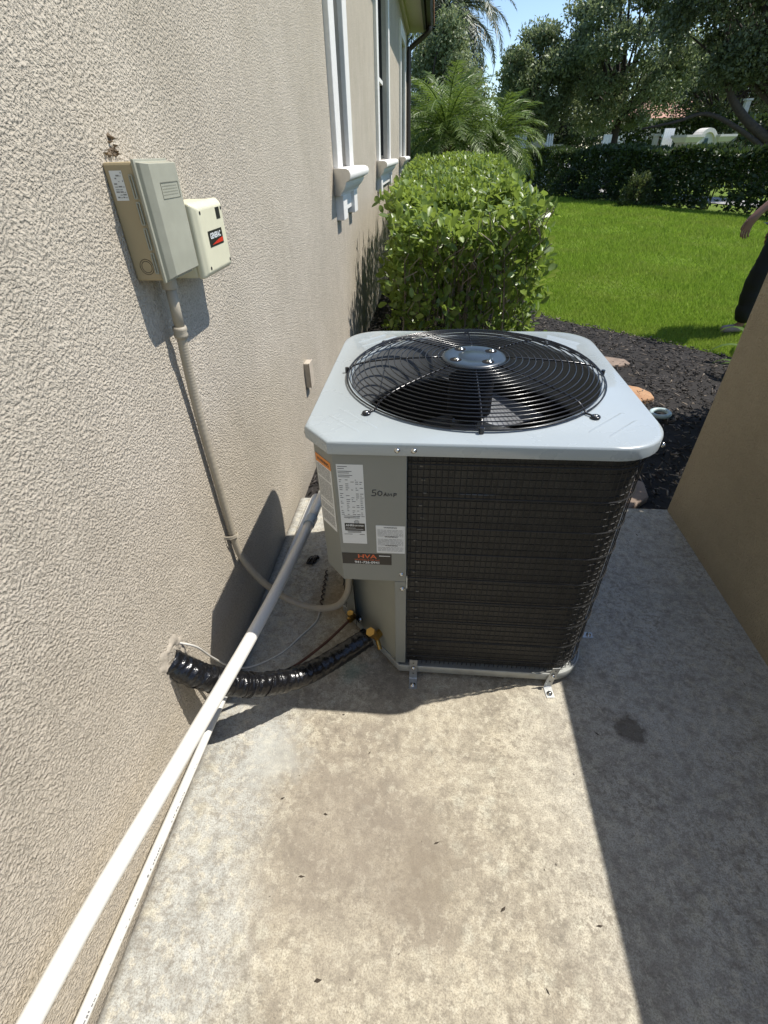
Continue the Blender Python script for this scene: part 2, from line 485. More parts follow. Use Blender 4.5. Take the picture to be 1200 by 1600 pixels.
M_frondgrey = leafmat("tall_palm_frond", (0.04, 0.06, 0.028), (0.09, 0.115, 0.05), 0.45, 0.2)
M_dryfrond = leafmat("dry_frond", (0.20, 0.12, 0.03), (0.33, 0.21, 0.06), 0.6, 0.2)
M_grass = leafmat("grass_blade", (0.155, 0.24, 0.02), (0.30, 0.41, 0.05), 0.6, 0.35, (0.34, 0.54, 0.07), spec=0.15, dry=(0.27, 0.29, 0.06))
M_strap = leafmat("strap_leaf", (0.05, 0.10, 0.02), (0.12, 0.19, 0.04), 0.6, 0.3, spec=0.2)
M_bark = simple("bark", (0.055, 0.044, 0.035), 0.9, vary=0.35, nscale=14, bump=0.8, bscale=40)
M_twig = simple("twig", (0.24, 0.20, 0.155), 0.8, vary=0.3, nscale=20)

def make_lawn():
    t = NT("lawn_soil"); P = t.pos()
    n = t.noise(P, 1.2, 5, 0.6); f = t.noise(P, 40, 4, 0.7)
    c = t.mix(t.ramp(n, [(0.3, 0.0), (0.7, 1.0)]), (0.11, 0.18, 0.022), (0.165, 0.235, 0.035))
    c = t.mix(t.ramp(f, [(0.35, 0.6), (0.6, 0.0)]), c, (0.06, 0.075, 0.015))
    t.bsdf(c, 0.95, 0, 0.2, t.bump(f, 0.8, 0.02))
    return t.m
M_lawn = make_lawn()
M_soil = simple("mulch_soil", (0.018, 0.015, 0.013), 0.95, vary=0.4, nscale=60, bump=1.0, bscale=70)
def make_mulch():
    t = NT("mulch_chip")
    r = t.n.new("ShaderNodeNewGeometry").outputs["Random Per Island"]
    c = t.ramp(r, [(0.0, (0.010, 0.009, 0.008)), (0.45, (0.036, 0.031, 0.028)), (0.82, (0.10, 0.085, 0.075)), (1.0, (0.27, 0.22, 0.17))])
    t.bsdf(c, 0.75, 0, 0.35)
    return t.m
M_mulch = make_mulch()
def make_stone():
    t = NT("sandstone"); P = t.pos()
    n = t.noise(P, 9, 6, 0.65, 0.5); f = t.noise(P, 50, 5, 0.7)
    r = t.n.new("ShaderNodeObjectInfo").outputs["Random"]
    c = t.mix(t.ramp(n, [(0.35, 0.0), (0.65, 1.0)]), (0.36, 0.19, 0.10), (0.50, 0.30, 0.17))
    c = t.mix(t.math('MULTIPLY', t.ramp(f, [(0.5, 0.0), (0.7, 1.0)]), 0.5), c, (0.24, 0.17, 0.12))
    t.bsdf(c, 0.85, 0, 0.3, t.bump(f, 0.8, 0.01))
    return t.m
M_stone = make_stone()
M_stone2 = simple("grey_pink_flagstone", (0.23, 0.17, 0.13), 0.85, vary=0.25, nscale=14, bump=0.8, bscale=60)
M_road = simple("pale_road", (0.33, 0.32, 0.31), 0.9, vary=0.1, nscale=4, bump=0.4)
M_signwhite = simple("white_sign_stucco", (0.66, 0.64, 0.60), 0.8, vary=0.05, nscale=4)
M_signpanel = simple("sign_panel_stucco", (0.52, 0.45, 0.36), 0.8, vary=0.06, nscale=4)
M_post = simple("weathered_white_post", (0.58, 0.57, 0.54), 0.7, vary=0.12, nscale=6)
M_white = simple("white_painted_wood", (0.78, 0.80, 0.82), 0.5, vary=0.04)
M_emblem = simple("sign_emblem_paint", (0.06, 0.10, 0.11), 0.6)

# ================================================================ GROUND
def sheet(name, poly, z, mat, kind="structure"):
    me = bpy.data.meshes.new(name)
    me.from_pydata([(x, y, z) for x, y in poly], [], [tuple(range(len(poly)))])
    o = link(name, me, mat); o["kind"] = kind
    return o

WX, WY = 1.912, 2.141          # face and far end of the garden wall
ground = sheet("lawn", [(-400, -60), (400, -60), (400, 600), (-400, 600)], -0.075, M_lawn)

slab = MB().box(0.0, WX + 0.30, -2.6, WY, -0.14, 0.0).build("concrete_slab", M_conc, bevel=0.006)
slab["kind"] = "structure"

bed_poly = [(0.0, WY + .002), (5.0, WY + .002), (5.0, 3.30), (4.2, 3.80), (3.33, 4.66), (2.95, 5.03), (2.58, 5.36), (2.30, 5.58), (2.02, 5.86), (1.86, 6.4), (1.8, 8), (1.8, 13.9), (1.9, 22), (-3, 22), (-3, 13.9), (0, 13.85)]
bed = sheet("mulch_bed", bed_poly, -0.055, M_soil)

# ================================================================ HOUSE
house = tag(empty("house", (0, 5, -0.1)), "long beige stucco house wall with tall white trimmed windows and brown gutter", "house")
HO = Vector((0, 5, -0.1))
def hb(mb):      # world coordinates into the house's frame
    mb.v = [(x - HO.x, y - HO.y, z - HO.z) for x, y, z in mb.v]
    return mb
WIN = [(4.10, 4.46, 3.05), (6.97, 8.35, 3.05), (11.2, 12.45, 3.05)]     # opening y0,y1,head
SILL = 1.415
ys = [-2.6]
for a, b, h in WIN: ys += [a, b]
ys.append(13.8)
TOP = 3.55
zs = [-0.2, SILL, 3.05, TOP]
w = MB()
REV = -0.065
for i in range(len(ys) - 1):
    for k in range(3):
        if i % 2 == 1 and k == 1: continue
        y0, y1, z0, z1 = ys[i], ys[i + 1], zs[k], zs[k + 1]
        w.add([(0, y0, z0), (0, y1, z0), (0, y1, z1), (0, y0, z1)], [(0, 1, 2, 3)])
w.add([(0, 13.8, -.2), (-6, 13.8, -.2), (-6, 13.8, TOP), (0, 13.8, TOP)], [(0, 1, 2, 3)])
w.add([(0, -2.6, -.2), (-6, -2.6, -.2), (-6, -2.6, TOP), (0, -2.6, TOP)], [(3, 2, 1, 0)])
w.add([(-6, -2.6, -.2), (-6, 13.8, -.2), (-6, 13.8, TOP), (-6, -2.6, TOP)], [(3, 2, 1, 0)])
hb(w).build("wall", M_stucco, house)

def rounded_sill(y0, y1):
    mb = MB()
    # top slab with rounded nose
    prof = [(0.0, 1.412), (0.105, 1.412), (0.128, 1.403), (0.138, 1.385), (0.138, 1.368), (0.128, 1.352), (0.11, 1.345), (0.10, 1.338), (0.098, 1.325), (0.088, 1.305), (0.072, 1.288), (0.060, 1.276), (0.056, 1.262), (0.0, 1.262)]
    n = len(prof); vs = []
    for x, z in prof: vs.append((x - 0.005, y0 - x, z))
    for x, z in prof: vs.append((x - 0.005, y1 + x, z))
    fs = [(i, i + 1, n + i + 1, n + i) for i in range(n - 1)]
    fs += [tuple(range(n - 1, -1, -1)), tuple(range(n, 2 * n))]
    mb.add(vs, fs)
    return mb
for wi, (a, b, hd) in enumerate(WIN):
    win = empty("window", (0 - HO.x, a - HO.y, SILL - HO.z), parent=house)
    def wb_(mb):
        mb.v = [(x, y - a, z - SILL) for x, y, z in mb.v]; return mb
    T = 0.19 if wi == 0 else 0.17
    tr = 0.034
    # surround trim: two jambs and a head
    wb_(MB().box(-0.004, tr, a - T, a, SILL - 0.003, hd + T)).build("jamb_trim", M_trim, win, bevel=0.006)
    wb_(MB().box(-0.004, tr, b, b + T, SILL - 0.003, hd + T)).build("jamb_trim", M_trim, win, bevel=0.006)
    wb_(MB().box(-0.004, tr + .001, a + .001, b - .001, hd, hd + T)).build("head_trim", M_trim, win, bevel=0.006)
    # reveals
    rv = MB()
    rv.box(REV - .03, -0.004, a - .01, a, SILL, hd); rv.box(REV - .03, -0.004, b, b + .01, SILL, hd)
    rv.box(REV - .03, -0.004, a, b, hd, hd + .01); rv.box(REV - .03, 0.0, a, b, SILL - .01, SILL)
    wb_(rv).build("reveal", M_reveal, win)
    # pane and its frame
    wb_(MB().box(REV - .02, REV - .012, a + .03, b - .03, SILL + .03, hd - .03)).build("pane", M_glass, win)
    fr = MB()
    fr.box(REV - .03, REV + .012, a, a + .035, SILL, hd); fr.box(REV - .03, REV + .012, b - .035, b, SILL, hd)
    fr.box(REV - .03, REV + .012, a + .035, b - .035, SILL, SILL + .04); fr.box(REV - .03, REV + .012, a + .035, b - .035, hd - .04, hd)
    wb_(fr).build("window_frame", M_black, win, bevel=0.003)
    wb_(MB().box(REV - .011, REV + .02, a + .036, b - .036, 2.18, 2.22)).build("meeting_rail", M_trim, win)
    so = wb_(rounded_sill(a - T - .02, b + T + .02)).build("sill", M_trim, win, auto=35)
    ap = MB()
    y0, y1 = a - T + .01, b + T - .01
    ap.box(-0.004, 0.052, y0, y0 + .17, 1.115, 1.262)
    ap.box(-0.004, 0.026, y0 + .17, y1 - .17, 1.155, 1.262)
    ap.box(-0.004, 0.052, y1 - .17, y1, 1.115, 1.262)
    wb_(ap).build("apron", M_trim, win, bevel=0.004)
# eave, gutter, downspout, roof
hb(MB().box(0.0, 0.34, -2.9, 14.35, 3.505, 3.55)).build("soffit", M_soffit, house)
hb(MB().box(0.002, 0.06, -2.6, 13.82, 3.40, 3.504)).build("frieze", M_soffit, house)
hb(MB().box(0.341, 0.385, -2.9, 14.35, 3.44, 3.72)).build("fascia", M_brownmetal, house)
g = MB()
prof = [(0.386, 3.66), (0.386, 3.53), (0.42, 3.50), (0.49, 3.50), (0.515, 3.56), (0.535, 3.60), (0.535, 3.665), (0.525, 3.665), (0.525, 3.61), (0.48, 3.515), (0.42, 3.512), (0.395, 3.54), (0.395, 3.66)]
n = len(prof)
g.add([(x, -2.9, z) for x, z in prof] + [(x, 14.33, z) for x, z in prof], [(i, (i + 1) % n, n + (i + 1) % n, n + i) for i in range(n)] + [tuple(range(n)), tuple(range(2 * n - 1, n - 1, -1))])
hb(g).build("gutter", M_brownmetal, house)
d = MB().tube(bez([(0.46, 13.68, 3.50), (0.44, 13.68, 3.42), (0.26, 13.68, 3.30), (0.08, 13.68, 3.19), (0.05, 13.68, 3.10), (0.05, 13.68, 2.0), (0.05, 13.68, 0.3), (0.05, 13.68, 0.0)], 5), 0.045, 8)
hb(d).build("downspout", M_brownmetal, house)
rf = MB()
rf.add([(0.55, -2.95, 3.60), (0.55, 14.4, 3.60), (-3.0, 10.8, 5.2), (-3.0, 0.6, 5.2), (-6.5, -2.95, 3.60), (-6.5, 14.4, 3.60),
        (0.55, -2.95, 3.68), (0.55, 14.4, 3.68), (-3.0, 10.8, 5.28), (-3.0, 0.6, 5.28), (-6.5, -2.95, 3.68), (-6.5, 14.4, 3.68)],
       [(6, 7, 8, 9), (7, 11, 8), (11, 10, 9, 8), (10, 6, 9), (0, 3, 2, 1), (1, 2, 5), (5, 2, 3, 4), (4, 3, 0), (0, 1, 7, 6), (1, 5, 11, 7), (5, 4, 10, 11), (4, 0, 6, 10)])
hb(rf).build("roof", M_rooftile, house)

# ================================================================ GARDEN WALL
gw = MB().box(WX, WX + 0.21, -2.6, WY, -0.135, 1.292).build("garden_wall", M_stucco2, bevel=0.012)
tag(gw, "low brown stucco screen wall in shade along the right of the concrete slab", "wall")

# ================================================================ AIR CONDITIONER
AX0, AX1, AY0, AY1, AZ = 0.359, 1.249, 1.071, 1.961, 0.940
ACC = Vector((0.804, 1.516))
ac = tag(empty("air_conditioner", (ACC.x, ACC.y, 0)), "large grey air conditioner condenser with black fan guard standing on the concrete slab", "air conditioner")
def ab(mb):
    mb.v = [(x - ACC.x, y - ACC.y, z) for x, y, z in mb.v]; return mb
def outline(inset=0.0, r=0.13, cham=((0.0, 0.080), (0.072, 0.0)), seg=10, step=0.03):
    """CCW outline starting at the front chamfer end"""
    x0, x1, y0, y1 = AX0 + inset, AX1 - inset, AY0 + inset, AY1 - inset
    rr = max(r - inset, 0.02)
    pts = []
    def line(a, b):
        L = math.dist(a, b); k = max(1, int(L / step))
        for i in range(k): pts.append((a[0] + (b[0] - a[0]) * i / k, a[1] + (b[1] - a[1]) * i / k))
    def arc(cx, cy, a0):
        for i in range(seg): 
            a = a0 + math.pi / 2 * i / seg
            pts.append((cx + rr * math.cos(a), cy + rr * math.sin(a)))
    cl = cham[0][1] + inset * 0.0; cf = cham[1][0]
    f0 = (x0 + cf, y0); l0 = (x0, y0 + cl)
    line(f0, (x1 - rr, y0)); arc(x1 - rr, y0 + rr, -math.pi / 2)
    line((x1, y0 + rr), (x1, y1 - rr)); arc(x1 - rr, y1 - rr, 0)
    line((x1 - rr, y1), (x0 + rr, y1)); arc(x0 + rr, y1 - rr, math.pi / 2)
    line((x0, y1 - rr), l0); line(l0, f0)
    return pts
O = outline()
NO = len(O)
ang = [math.atan2(y - ACC.y, x - ACC.x) for x, y in O]
def circ(r, z): return [(ACC.x + r * math.cos(a), ACC.y + r * math.sin(a), z) for a in ang]
def off(d, z):
    return [(ACC.x + (x - ACC.x) * (1 - d / 0.445), ACC.y + (y - ACC.y) * (1 - d / 0.445), z) for x, y in O]
rings = [circ(0.370, 0.885), circ(0.370, 0.936), circ(0.3715, 0.9425), circ(0.375, 0.9440), circ(0.381, 0.9438), circ(0.3865, 0.9400), off(0.012, AZ), off(0.0035, AZ - 0.001), off(0.001, AZ - 0.0035), off(0, AZ - 0.007), off(0, AZ - 0.033), off(0.002, AZ - 0.036), off(0.012, AZ - 0.036)]
mb = MB(); vs = [p for r in rings for p in r]; fs = []
for i in range(len(rings) - 1):
    for k in range(NO):
        k2 = (k + 1) % NO
        fs.append((i * NO + k, (i + 1) * NO + k, (i + 1) * NO + k2, i * NO + k2))
mb.add(vs, fs)
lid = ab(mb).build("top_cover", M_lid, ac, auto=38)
# embossed ribs, in pairs across each corner of the lid
def rib(cx, cy, a, L, wd=0.010, h=0.0022):
    mb = MB(); c, s = math.cos(a), math.sin(a)
    prof = [(-L, 0, 0), (-L + .012, wd / 2, 0), (L - .012, wd / 2, 0), (L, 0, 0), (L - .012, -wd / 2, 0), (-L + .012, -wd / 2, 0), (-L + .014, 0, h), (L - .014, 0, h)]
    mb.add([(cx + x * c - y * s, cy + x * s + y * c, AZ + z - 0.0002) for x, y, z in prof], [(0, 6, 1), (1, 6, 7, 2), (2, 7, 3), (3, 7, 4), (4, 7, 6, 5), (5, 6, 0)])
    ab(mb).build("rib", M_lid, lid, smooth=True)
for sx, sy in ((1, -1), (-1, -1), (1, 1), (-1, 1)):
    a = math.atan2(sy, sx) + math.pi / 2
    for dd, L in ((0.445, 0.085), (0.490, 0.070)):
        rib(ACC.x + sx * dd * 0.7071, ACC.y + sy * dd * 0.7071, a, L)
# lid screws
def screw(x, y, z, nrm, r=0.0055, parent=ac, name="screw", mat=None):
    nrm = Vector(nrm).normalized(); q = nrm.to_track_quat('Z', 'Y').to_matrix()
    mb = MB().lathe([(0.0, 0.004), (r * 0.6, 0.0036), (r * 0.95, 0.0018), (r, 0.0), (r * 1.35, 0.0), (r * 1.35, -0.002)], (x, y, z), 10, M=q)
    return ab(mb).build(name, mat or M_screw, parent, smooth=True)
for x in (0.602, 0.642): screw(x, AY0 - 0.001, 0.920, (0, -1, 0))
screw(1.236, 1.131, 0.918, (1, -0.75, 0)); screw(AX0 - .001, 1.16, 0.918, (-1, 0, 0))
screw(0.612, 1.083, 0.493, (0, -1, 0)); screw(0.614, 1.083, 0.432, (0, -1, 0))

# fan guard
guard = empty("fan_guard", (0, 0, 0), parent=ac)
def gz(r):
    pr = [(0.0, 0.996), (0.095, 0.996), (0.20, 0.991), (0.28, 0.985), (0.335, 0.977), (0.362, 0.969), (0.377, 0.958), (0.385, 0.947)]
    for (a, za), (b, zb) in zip(pr, pr[1:]):
        if r <= b: return za + (zb - za) * (r - a) / (b - a)
    return 0.947
radii = [0.106, 0.125, 0.144, 0.163, 0.182, 0.201, 0.220, 0.239, 0.258, 0.277, 0.296, 0.314, 0.331, 0.346, 0.359, 0.370, 0.3785, 0.385]
for r in radii:
    pts = [(ACC.x + r * math.cos(2 * math.pi * k / 72), ACC.y + r * math.sin(2 * math.pi * k / 72), gz(r)) for k in range(72)]
    ab(MB().tube(pts, 0.00165 if r < 0.384 else 0.0024, 6, closed=True)).build("ring_wire", M_wire, guard, smooth=True)
for k in range(8):
    a = -math.pi / 2 + k * math.pi / 4
    rr = [0.09, 0.14, 0.20, 0.26, 0.31, 0.345, 0.365, 0.379, 0.388]
    foot = (k % 2 == 1)
    pts = [(ACC.x + r * math.cos(a), ACC.y + r * math.sin(a), gz(r) - 0.0030) for r in rr]
    if foot:
        pts += [(ACC.x + r * math.cos(a), ACC.y + r * math.sin(a), 0.9445) for r in (0.394, 0.410)]
    ab(MB().tube(pts, 0.0027, 6)).build("spoke", M_wire, guard, smooth=True)
    if foot:
        r = 0.414; c = (ACC.x + r * math.cos(a), ACC.y + r * math.sin(a), 0.944)
        ab(MB().lathe([(0.004, 0.0), (0.004, 0.003), (0.011, 0.003), (0.0125, 0.0), (0.011, -0.0035)], c, 14)).build("foot_eyelet", M_wire, guard, smooth=True)
        screw(c[0], c[1], 0.9455, (0, 0, 1), 0.0045, guard)
    else:
        c = (ACC.x + 0.388 * math.cos(a), ACC.y + 0.388 * math.sin(a), 0.9485)
        ab(MB().tube([(c[0], c[1], 0.9405), (c[0], c[1], 0.957)], 0.006, 8)).build("clip", M_wire, guard)
hub = ab(MB().lathe([(0.0, 0.9985), (0.044, 0.9985), (0.047, 0.9972), (0.050, 0.9985), (0.086, 0.9985), (0.093, 0.997), (0.097, 0.992), (0.096, 0.985)], (ACC.x, ACC.y, 0), 48)).build("hub_cap", M_hub, guard, auto=50)
for k in range(4):
    a = math.radians(35 + 90 * k); c = (ACC.x + 0.067 * math.cos(a), ACC.y + 0.067 * math.sin(a), 0.9988)
    ab(MB().lathe([(0.0, 0.0006), (0.0165, 0.0006), (0.018, 0.0)], c, 16)).build("bolt_recess", M_dark, hub)
    screw(c[0] + .003, c[1] + .002, 0.9995, (0, 0, 1), 0.0065, hub, "bolt")
# fan, motor, shroud and what can be seen inside
fan = empty("fan", (0, 0, 0), parent=ac)
ab(MB().lathe([(0.0, 0.93), (0.07, 0.93), (0.07, 0.82), (0.05, 0.80), (0.0, 0.80)], (ACC.x, ACC.y, 0), 28)).build("motor", M_dark, fan, auto=40)
ab(MB().lathe([(0.0, 0.782), (0.05, 0.782), (0.055, 0.76), (0.05, 0.735), (0.0, 0.735)], (ACC.x, ACC.y, 0), 24)).build("fan_hub", M_blade, fan, auto=40)
for k in range(3):
    a0 = math.radians(50 + 120 * k)
    mb = MB(); vs = []; NR, NA = 7, 9
    for i in range(NR):
        r = 0.05 + (0.335 - 0.05) * i / (NR - 1)
        span = math.radians(30 + 46 * (i / (NR - 1)) ** 0.8); sweep = math.radians(18) * (i / (NR - 1))
        for j in range(NA):
            q = j / (NA - 1)
            a = a0 + sweep + span * (q - 0.5)
            vs.append((ACC.x + r * math.cos(a), ACC.y + r * math.sin(a), 0.765 + 0.085 * (q - 0.5) - 0.02 * math.sin(math.pi * q)))
    fs = [(i * NA + j, i * NA + j + 1, (i + 1) * NA + j + 1, (i + 1) * NA + j) for i in range(NR - 1) for j in range(NA - 1)]
    b = len(vs)
    vs += [(x, y, z - 0.003) for x, y, z in vs]
    fs += [tuple(b + q for q in f[::-1]) for f in fs[:]]
    mb.add(vs, fs)
    ab(mb).build("fan_blade", M_blade, fan, smooth=True)
ab(MB().lathe([(0.3695, 0.935), (0.365, 0.90), (0.352, 0.80), (0.352, 0.78), (0.42, 0.78), (0.42, 0.779)], (ACC.x, ACC.y, 0), 72)).build("shroud", M_shroud, ac, smooth=True)
cmp_ = MB().lathe([(0.0, 0.55), (0.06, 0.545), (0.09, 0.52), (0.10, 0.48), (0.10, 0.07)], (0.80, 1.40, 0), 28)
ab(cmp_).build("compressor", M_dark, ac, smooth=True)
ab(MB().cyl((0.78, 1.30, 0.60), (0.78, 1.30, 0.70), 0.03, 20)).build("capacitor", M_galv, ac)

# coil with its guard
def path_len(P):
    L = [0]
    for a, b in zip(P, P[1:]): L.append(L[-1] + math.dist(a, b))
    return L
def coil_path(inset):
    Oi = outline(inset, 0.13, seg=10)
    P = [p for p in Oi]
    # begins on the front at x=0.628, ends on the left side at y=1.32
    out = [(0.628, AY0 + inset)]
    for x, y in P:
        if abs(y - (AY0 + inset)) < 1e-6 and x < 0.64: continue
        if x < AX0 + inset + 1e-6 and y < 1.33: continue
        if y < 1.17 and x < 0.5: continue
        out.append((x, y))
    out.append((AX0 + inset, 1.32))
    return out
CP = coil_path(0.030)
mb = MB(); n = len(CP)
CP2 = coil_path(0.060)
for P, flip in ((CP, False), (CP2, True)):
    b = len(mb.v); k = len(P)
    mb.add([(x, y, 0.06) for x, y in P] + [(x, y, 0.903) for x, y in P], [((i, i + 1, k + i + 1, k + i) if not flip else (i + 1, i, k + i, k + i + 1)) for i in range(k - 1)])
ab(mb).build("coil", M_coil, ac, smooth=False)
GP = coil_path(0.021)
GL = path_len(GP)
def along(P, L, s):
    for i in range(len(L) - 1):
        if s <= L[i + 1]:
            t = (s - L[i]) / max(1e-9, L[i + 1] - L[i]); return (P[i][0] + (P[i + 1][0] - P[i][0]) * t, P[i][1] + (P[i + 1][1] - P[i][1]) * t)
    return P[-1]
mb = MB()
s = 0.008
while s < GL[-1]:
    x, y = along(GP, GL, s); e = 0.0012
    mb.tube([(x, y, 0.058), (x, y, 0.902)], e, 4, caps=False)
    s += 0.0155
ab(mb).build("guard_wires", M_guard, ac)["kind"] = "stuff"
for z in (0.872, 0.772, 0.671, 0.577, 0.477, 0.380, 0.286, 0.189, 0.10):
    ab(MB().tube([(x, y, z) for x, y in coil_path(0.0185)], 0.0021, 5)).build("guard_rail", M_guard, ac)
mb = MB()
z = 0.075
while z < 0.9:
    mb.tube([(x, y, z) for x, y in coil_path(0.0290)], 0.0009, 3, caps=False); z += 0.0235
ab(mb).build("tube_rows", M_guard, ac)["kind"] = "stuff"
# pale bent-fin clips near the coil's start
for k in range(20):
    z = 0.86 - 0.041 * k
    xx = 0.645 + 0.005 * (k % 3) + (0.012 if k < 5 else 0.0)
    ab(MB().box(xx, xx + 0.009, AY0 + 0.0260, AY0 + 0.0290, z, z + 0.0035)).build("fin_clip", M_finclip, ac)

# corner panel (upper), post, recessed lower panel
cp = [(0.377, 1.325), (0.377, 1.153), (0.437, 1.085), (0.6255, 1.085), (0.6255, 1.10), (0.445, 1.105), (0.40, 1.16), (0.40, 1.325)]
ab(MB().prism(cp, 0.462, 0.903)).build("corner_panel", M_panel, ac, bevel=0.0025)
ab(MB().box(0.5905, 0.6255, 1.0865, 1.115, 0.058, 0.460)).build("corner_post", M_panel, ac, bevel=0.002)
lp = [(0.5895, 1.100), (0.5895, 1.118), (0.410, 1.318), (0.388, 1.308)]
ab(MB().prism(lp, 0.056, 0.470)).build("lower_panel", M_panel2, ac, bevel=0.0015)
ab(MB().prism([(0.405, 1.16), (0.45, 1.11), (0.6, 1.105), (0.59, 1.12), (0.42, 1.335), (0.405, 1.335)], 0.4705, 0.474)).build("panel_floor", M_panel2, ac)
# base pan
Ob = outline(0.004, 0.13, cham=((0.0, 0.26), (0.24, 0.0)), seg=10)
Obi = outline(0.012, 0.13, cham=((0.0, 0.26), (0.24, 0.0)), seg=10)
nb = len(Ob)
def scl(P, d): return [(ACC.x + (x - ACC.x) * (1 - d / 0.445), ACC.y + (y - ACC.y) * (1 - d / 0.445)) for x, y in P]
mb = MB()
rg = [[(x, y, 0.020) for x, y in scl(Ob, 0.02)], [(x, y, 0.022) for x, y in scl(Ob, 0.004)], [(x, y, 0.028) for x, y in Ob], [(x, y, 0.055) for x, y in Ob], [(x, y, 0.058) for x, y in scl(Ob, 0.002)], [(x, y, 0.058) for x, y in scl(Ob, 0.006)], [(x, y, 0.050) for x, y in scl(Ob, 0.008)]]
vs = [p for r in rg for p in r]; fs = []
for i in range(len(rg) - 1):
    for k in range(nb):
        k2 = (k + 1) % nb; fs.append((i * nb + k, i * nb + k2, (i + 1) * nb + k2, (i + 1) * nb + k))
fs.append(tuple(range((len(rg) - 1) * nb, len(rg) * nb))); fs.append(tuple(range(nb - 1, -1, -1)))
mb.add(vs, fs)
ab(mb).build("base_pan", M_base, ac, auto=40)
for x, y in ((0.55, 1.20), (1.15, 1.17), (1.15, 1.86), (0.46, 1.86)):
    ab(MB().cyl((x, y, -0.001), (x, y, 0.021), 0.035, 14)).build("rubber_foot", M_dark, ac)
# tie-down straps
def strap(x, y, ang_, tilt=0.0):
    R = Matrix.Translation((x, y, 0)) @ Matrix.Rotation(ang_, 4, 'Z')
    prof = [(-0.045, 0.0025), (-0.006, 0.0028), (-0.001, 0.006), (0.0, 0.012), (0.002, 0.03), (0.003, 0.10)]
    vs = []; wd = 0.0135
    for yy, z in prof:
        off_ = tilt * z
        for sgn in (-1, 1): vs.append(R @ Vector((sgn * wd + off_, yy, z)))
    n = len(prof); fs = [(2 * i, 2 * i + 1, 2 * i + 3, 2 * i + 2) for i in range(n - 1)]
    # thickness
    b = len(vs)
    for yy, z in prof:
        off_ = tilt * z
        for sgn in (-1, 1): vs.append(R @ Vector((sgn * wd + off_, yy - (0.0018 if z > .005 else 0), z - (0 if z > .01 else .0022))))
    fs += [(b + 2 * i, b + 2 * i + 2, b + 2 * i + 3, b + 2 * i + 1) for i in range(n - 1)]
    fs += [(2 * i, 2 * i + 2, b + 2 * i + 2, b + 2 * i) for i in range(n - 1)] + [(2 * i + 1, b + 2 * i + 1, b + 2 * i + 3, 2 * i + 3) for i in range(n - 1)]
    fs += [(0, b, b + 1, 1), (2 * n - 2, 2 * n - 1, b + 2 * n - 1, b + 2 * n - 2)]
    so = ab(MB().add(vs, fs)).build("tie_down_strap", M_galv, ac)
    q = R @ Vector((0, -0.03, 0.0035)); 
    ab(MB().lathe([(0, .007), (0.004, .007), (0.0045, .003), (0.0085, .003), (0.0095, 0), (0.0095, -.003)], q, 12)).build("anchor_bolt", M_screw, so, smooth=True)
    rm = (R.to_3x3() @ Matrix.Rotation(math.pi / 2, 3, 'X'))
    for z in (0.030, 0.052, 0.070, 0.088):
        q = R @ Vector((tilt * z, 0.0012 - 0.0032, z))
        ab(MB().lathe([(0, 0.0), (0.0026, 0.0)], q, 8, M=rm)).build("hole", M_dark, so)
    q = R @ Vector((tilt * .06, -0.002, 0.061)); ab(MB().lathe([(0, .006), (0.0055, .005), (0.007, 0.0)], q, 10, M=rm)).build("screw", M_screw, so, smooth=True)
strap(0.654, 1.068, 0.0); strap(1.118, 1.068, 0.10, 0.16)
strap(1.285, 1.30, math.pi / 2)

# ---- labels on the panel
def panel_pt(u, z, d=0.0):      # front of corner panel, u = world x
    return (u, 1.085 - d, z)
def plate(name, x0, x1, z0, z1, mat, parent, d=0.0006, y=1.085):
    mb = MB().box(x0, x1, y - d, y - 0.0001, z0, z1)
    return ab(mb).build(name, mat, parent)
def dashes(name, rows, mat, parent, y=1.085, d=0.0010, hgt=0.0016):
    """rows: list of (x0,x1,z) print strokes joined to one part"""
    mb = MB()
    for x0, x1, z in rows: mb.add([(x0, y - d, z), (x1, y - d, z), (x1, y - d, z + hgt), (x0, y - d, z + hgt)], [(0, 1, 2, 3)])
    o = ab(mb).build(name, mat, parent); o["kind"] = "stuff"
    return o
def text_mesh(txt, size, bold=0.0):
    cu = bpy.data.curves.new("txt", 'FONT'); cu.body = txt; cu.size = size; cu.align_x = 'CENTER'; cu.align_y = 'CENTER'; cu.offset = bold; cu.resolution_u = 3
    ob = bpy.data.objects.new("txt", cu); COL.objects.link(ob)
    dg = bpy.context.evaluated_depsgraph_get(); dg.update()
    me = bpy.data.meshes.new_from_object(ob.evaluated_get(dg))
    bpy.data.objects.remove(ob); bpy.data.curves.remove(cu)
    return me
def text(name, txt, size, M, mat, parent, sx=1.0, bold=0.0):
    me = text_mesh(txt, size, bold); me.materials.clear(); me.name = name
    me.transform(M @ Matrix.Diagonal((sx, 1, 1, 1)))
    return link(name, me, mat, parent)
def front(x, z, d=0.0012, rot=0.0):
    return Matrix.Translation((x - ACC.x, 1.085 - d - ACC.y, z)) @ Matrix.Rotation(math.pi / 2, 4, 'X') @ Matrix.Rotation(rot, 4, 'Z')
rs = random.Random(3)
rp = plate("rating_label", 0.446, 0.5145, 0.608, 0.869, M_label, ac)
rows = []
for (x0, x1, z) in ((.449, .474, .862), (.449, .466, .856), (.449, .485, .848), (.449, .478, .843), (.449, .486, .836), (.449, .479, .831)): rows.append((x0, x1, z))
z = 0.822
while z > 0.695:
    for cx in (0.450, 0.466, 0.480, 0.492, 0.503):
        if rs.random() < 0.62:
            L = rs.uniform(0.003, 0.010); rows.append((cx, min(cx + L, .512), z))
    z -= 0.0062
for z in (0.652, 0.648): rows.append((0.462, 0.50, z))
rows += [(0.452, 0.475, 0.641), (0.495, 0.509, 0.641), (.455, .500, .7045), (.455, .498, .699)]
dashes("small_print", rows, M_ink, rp)
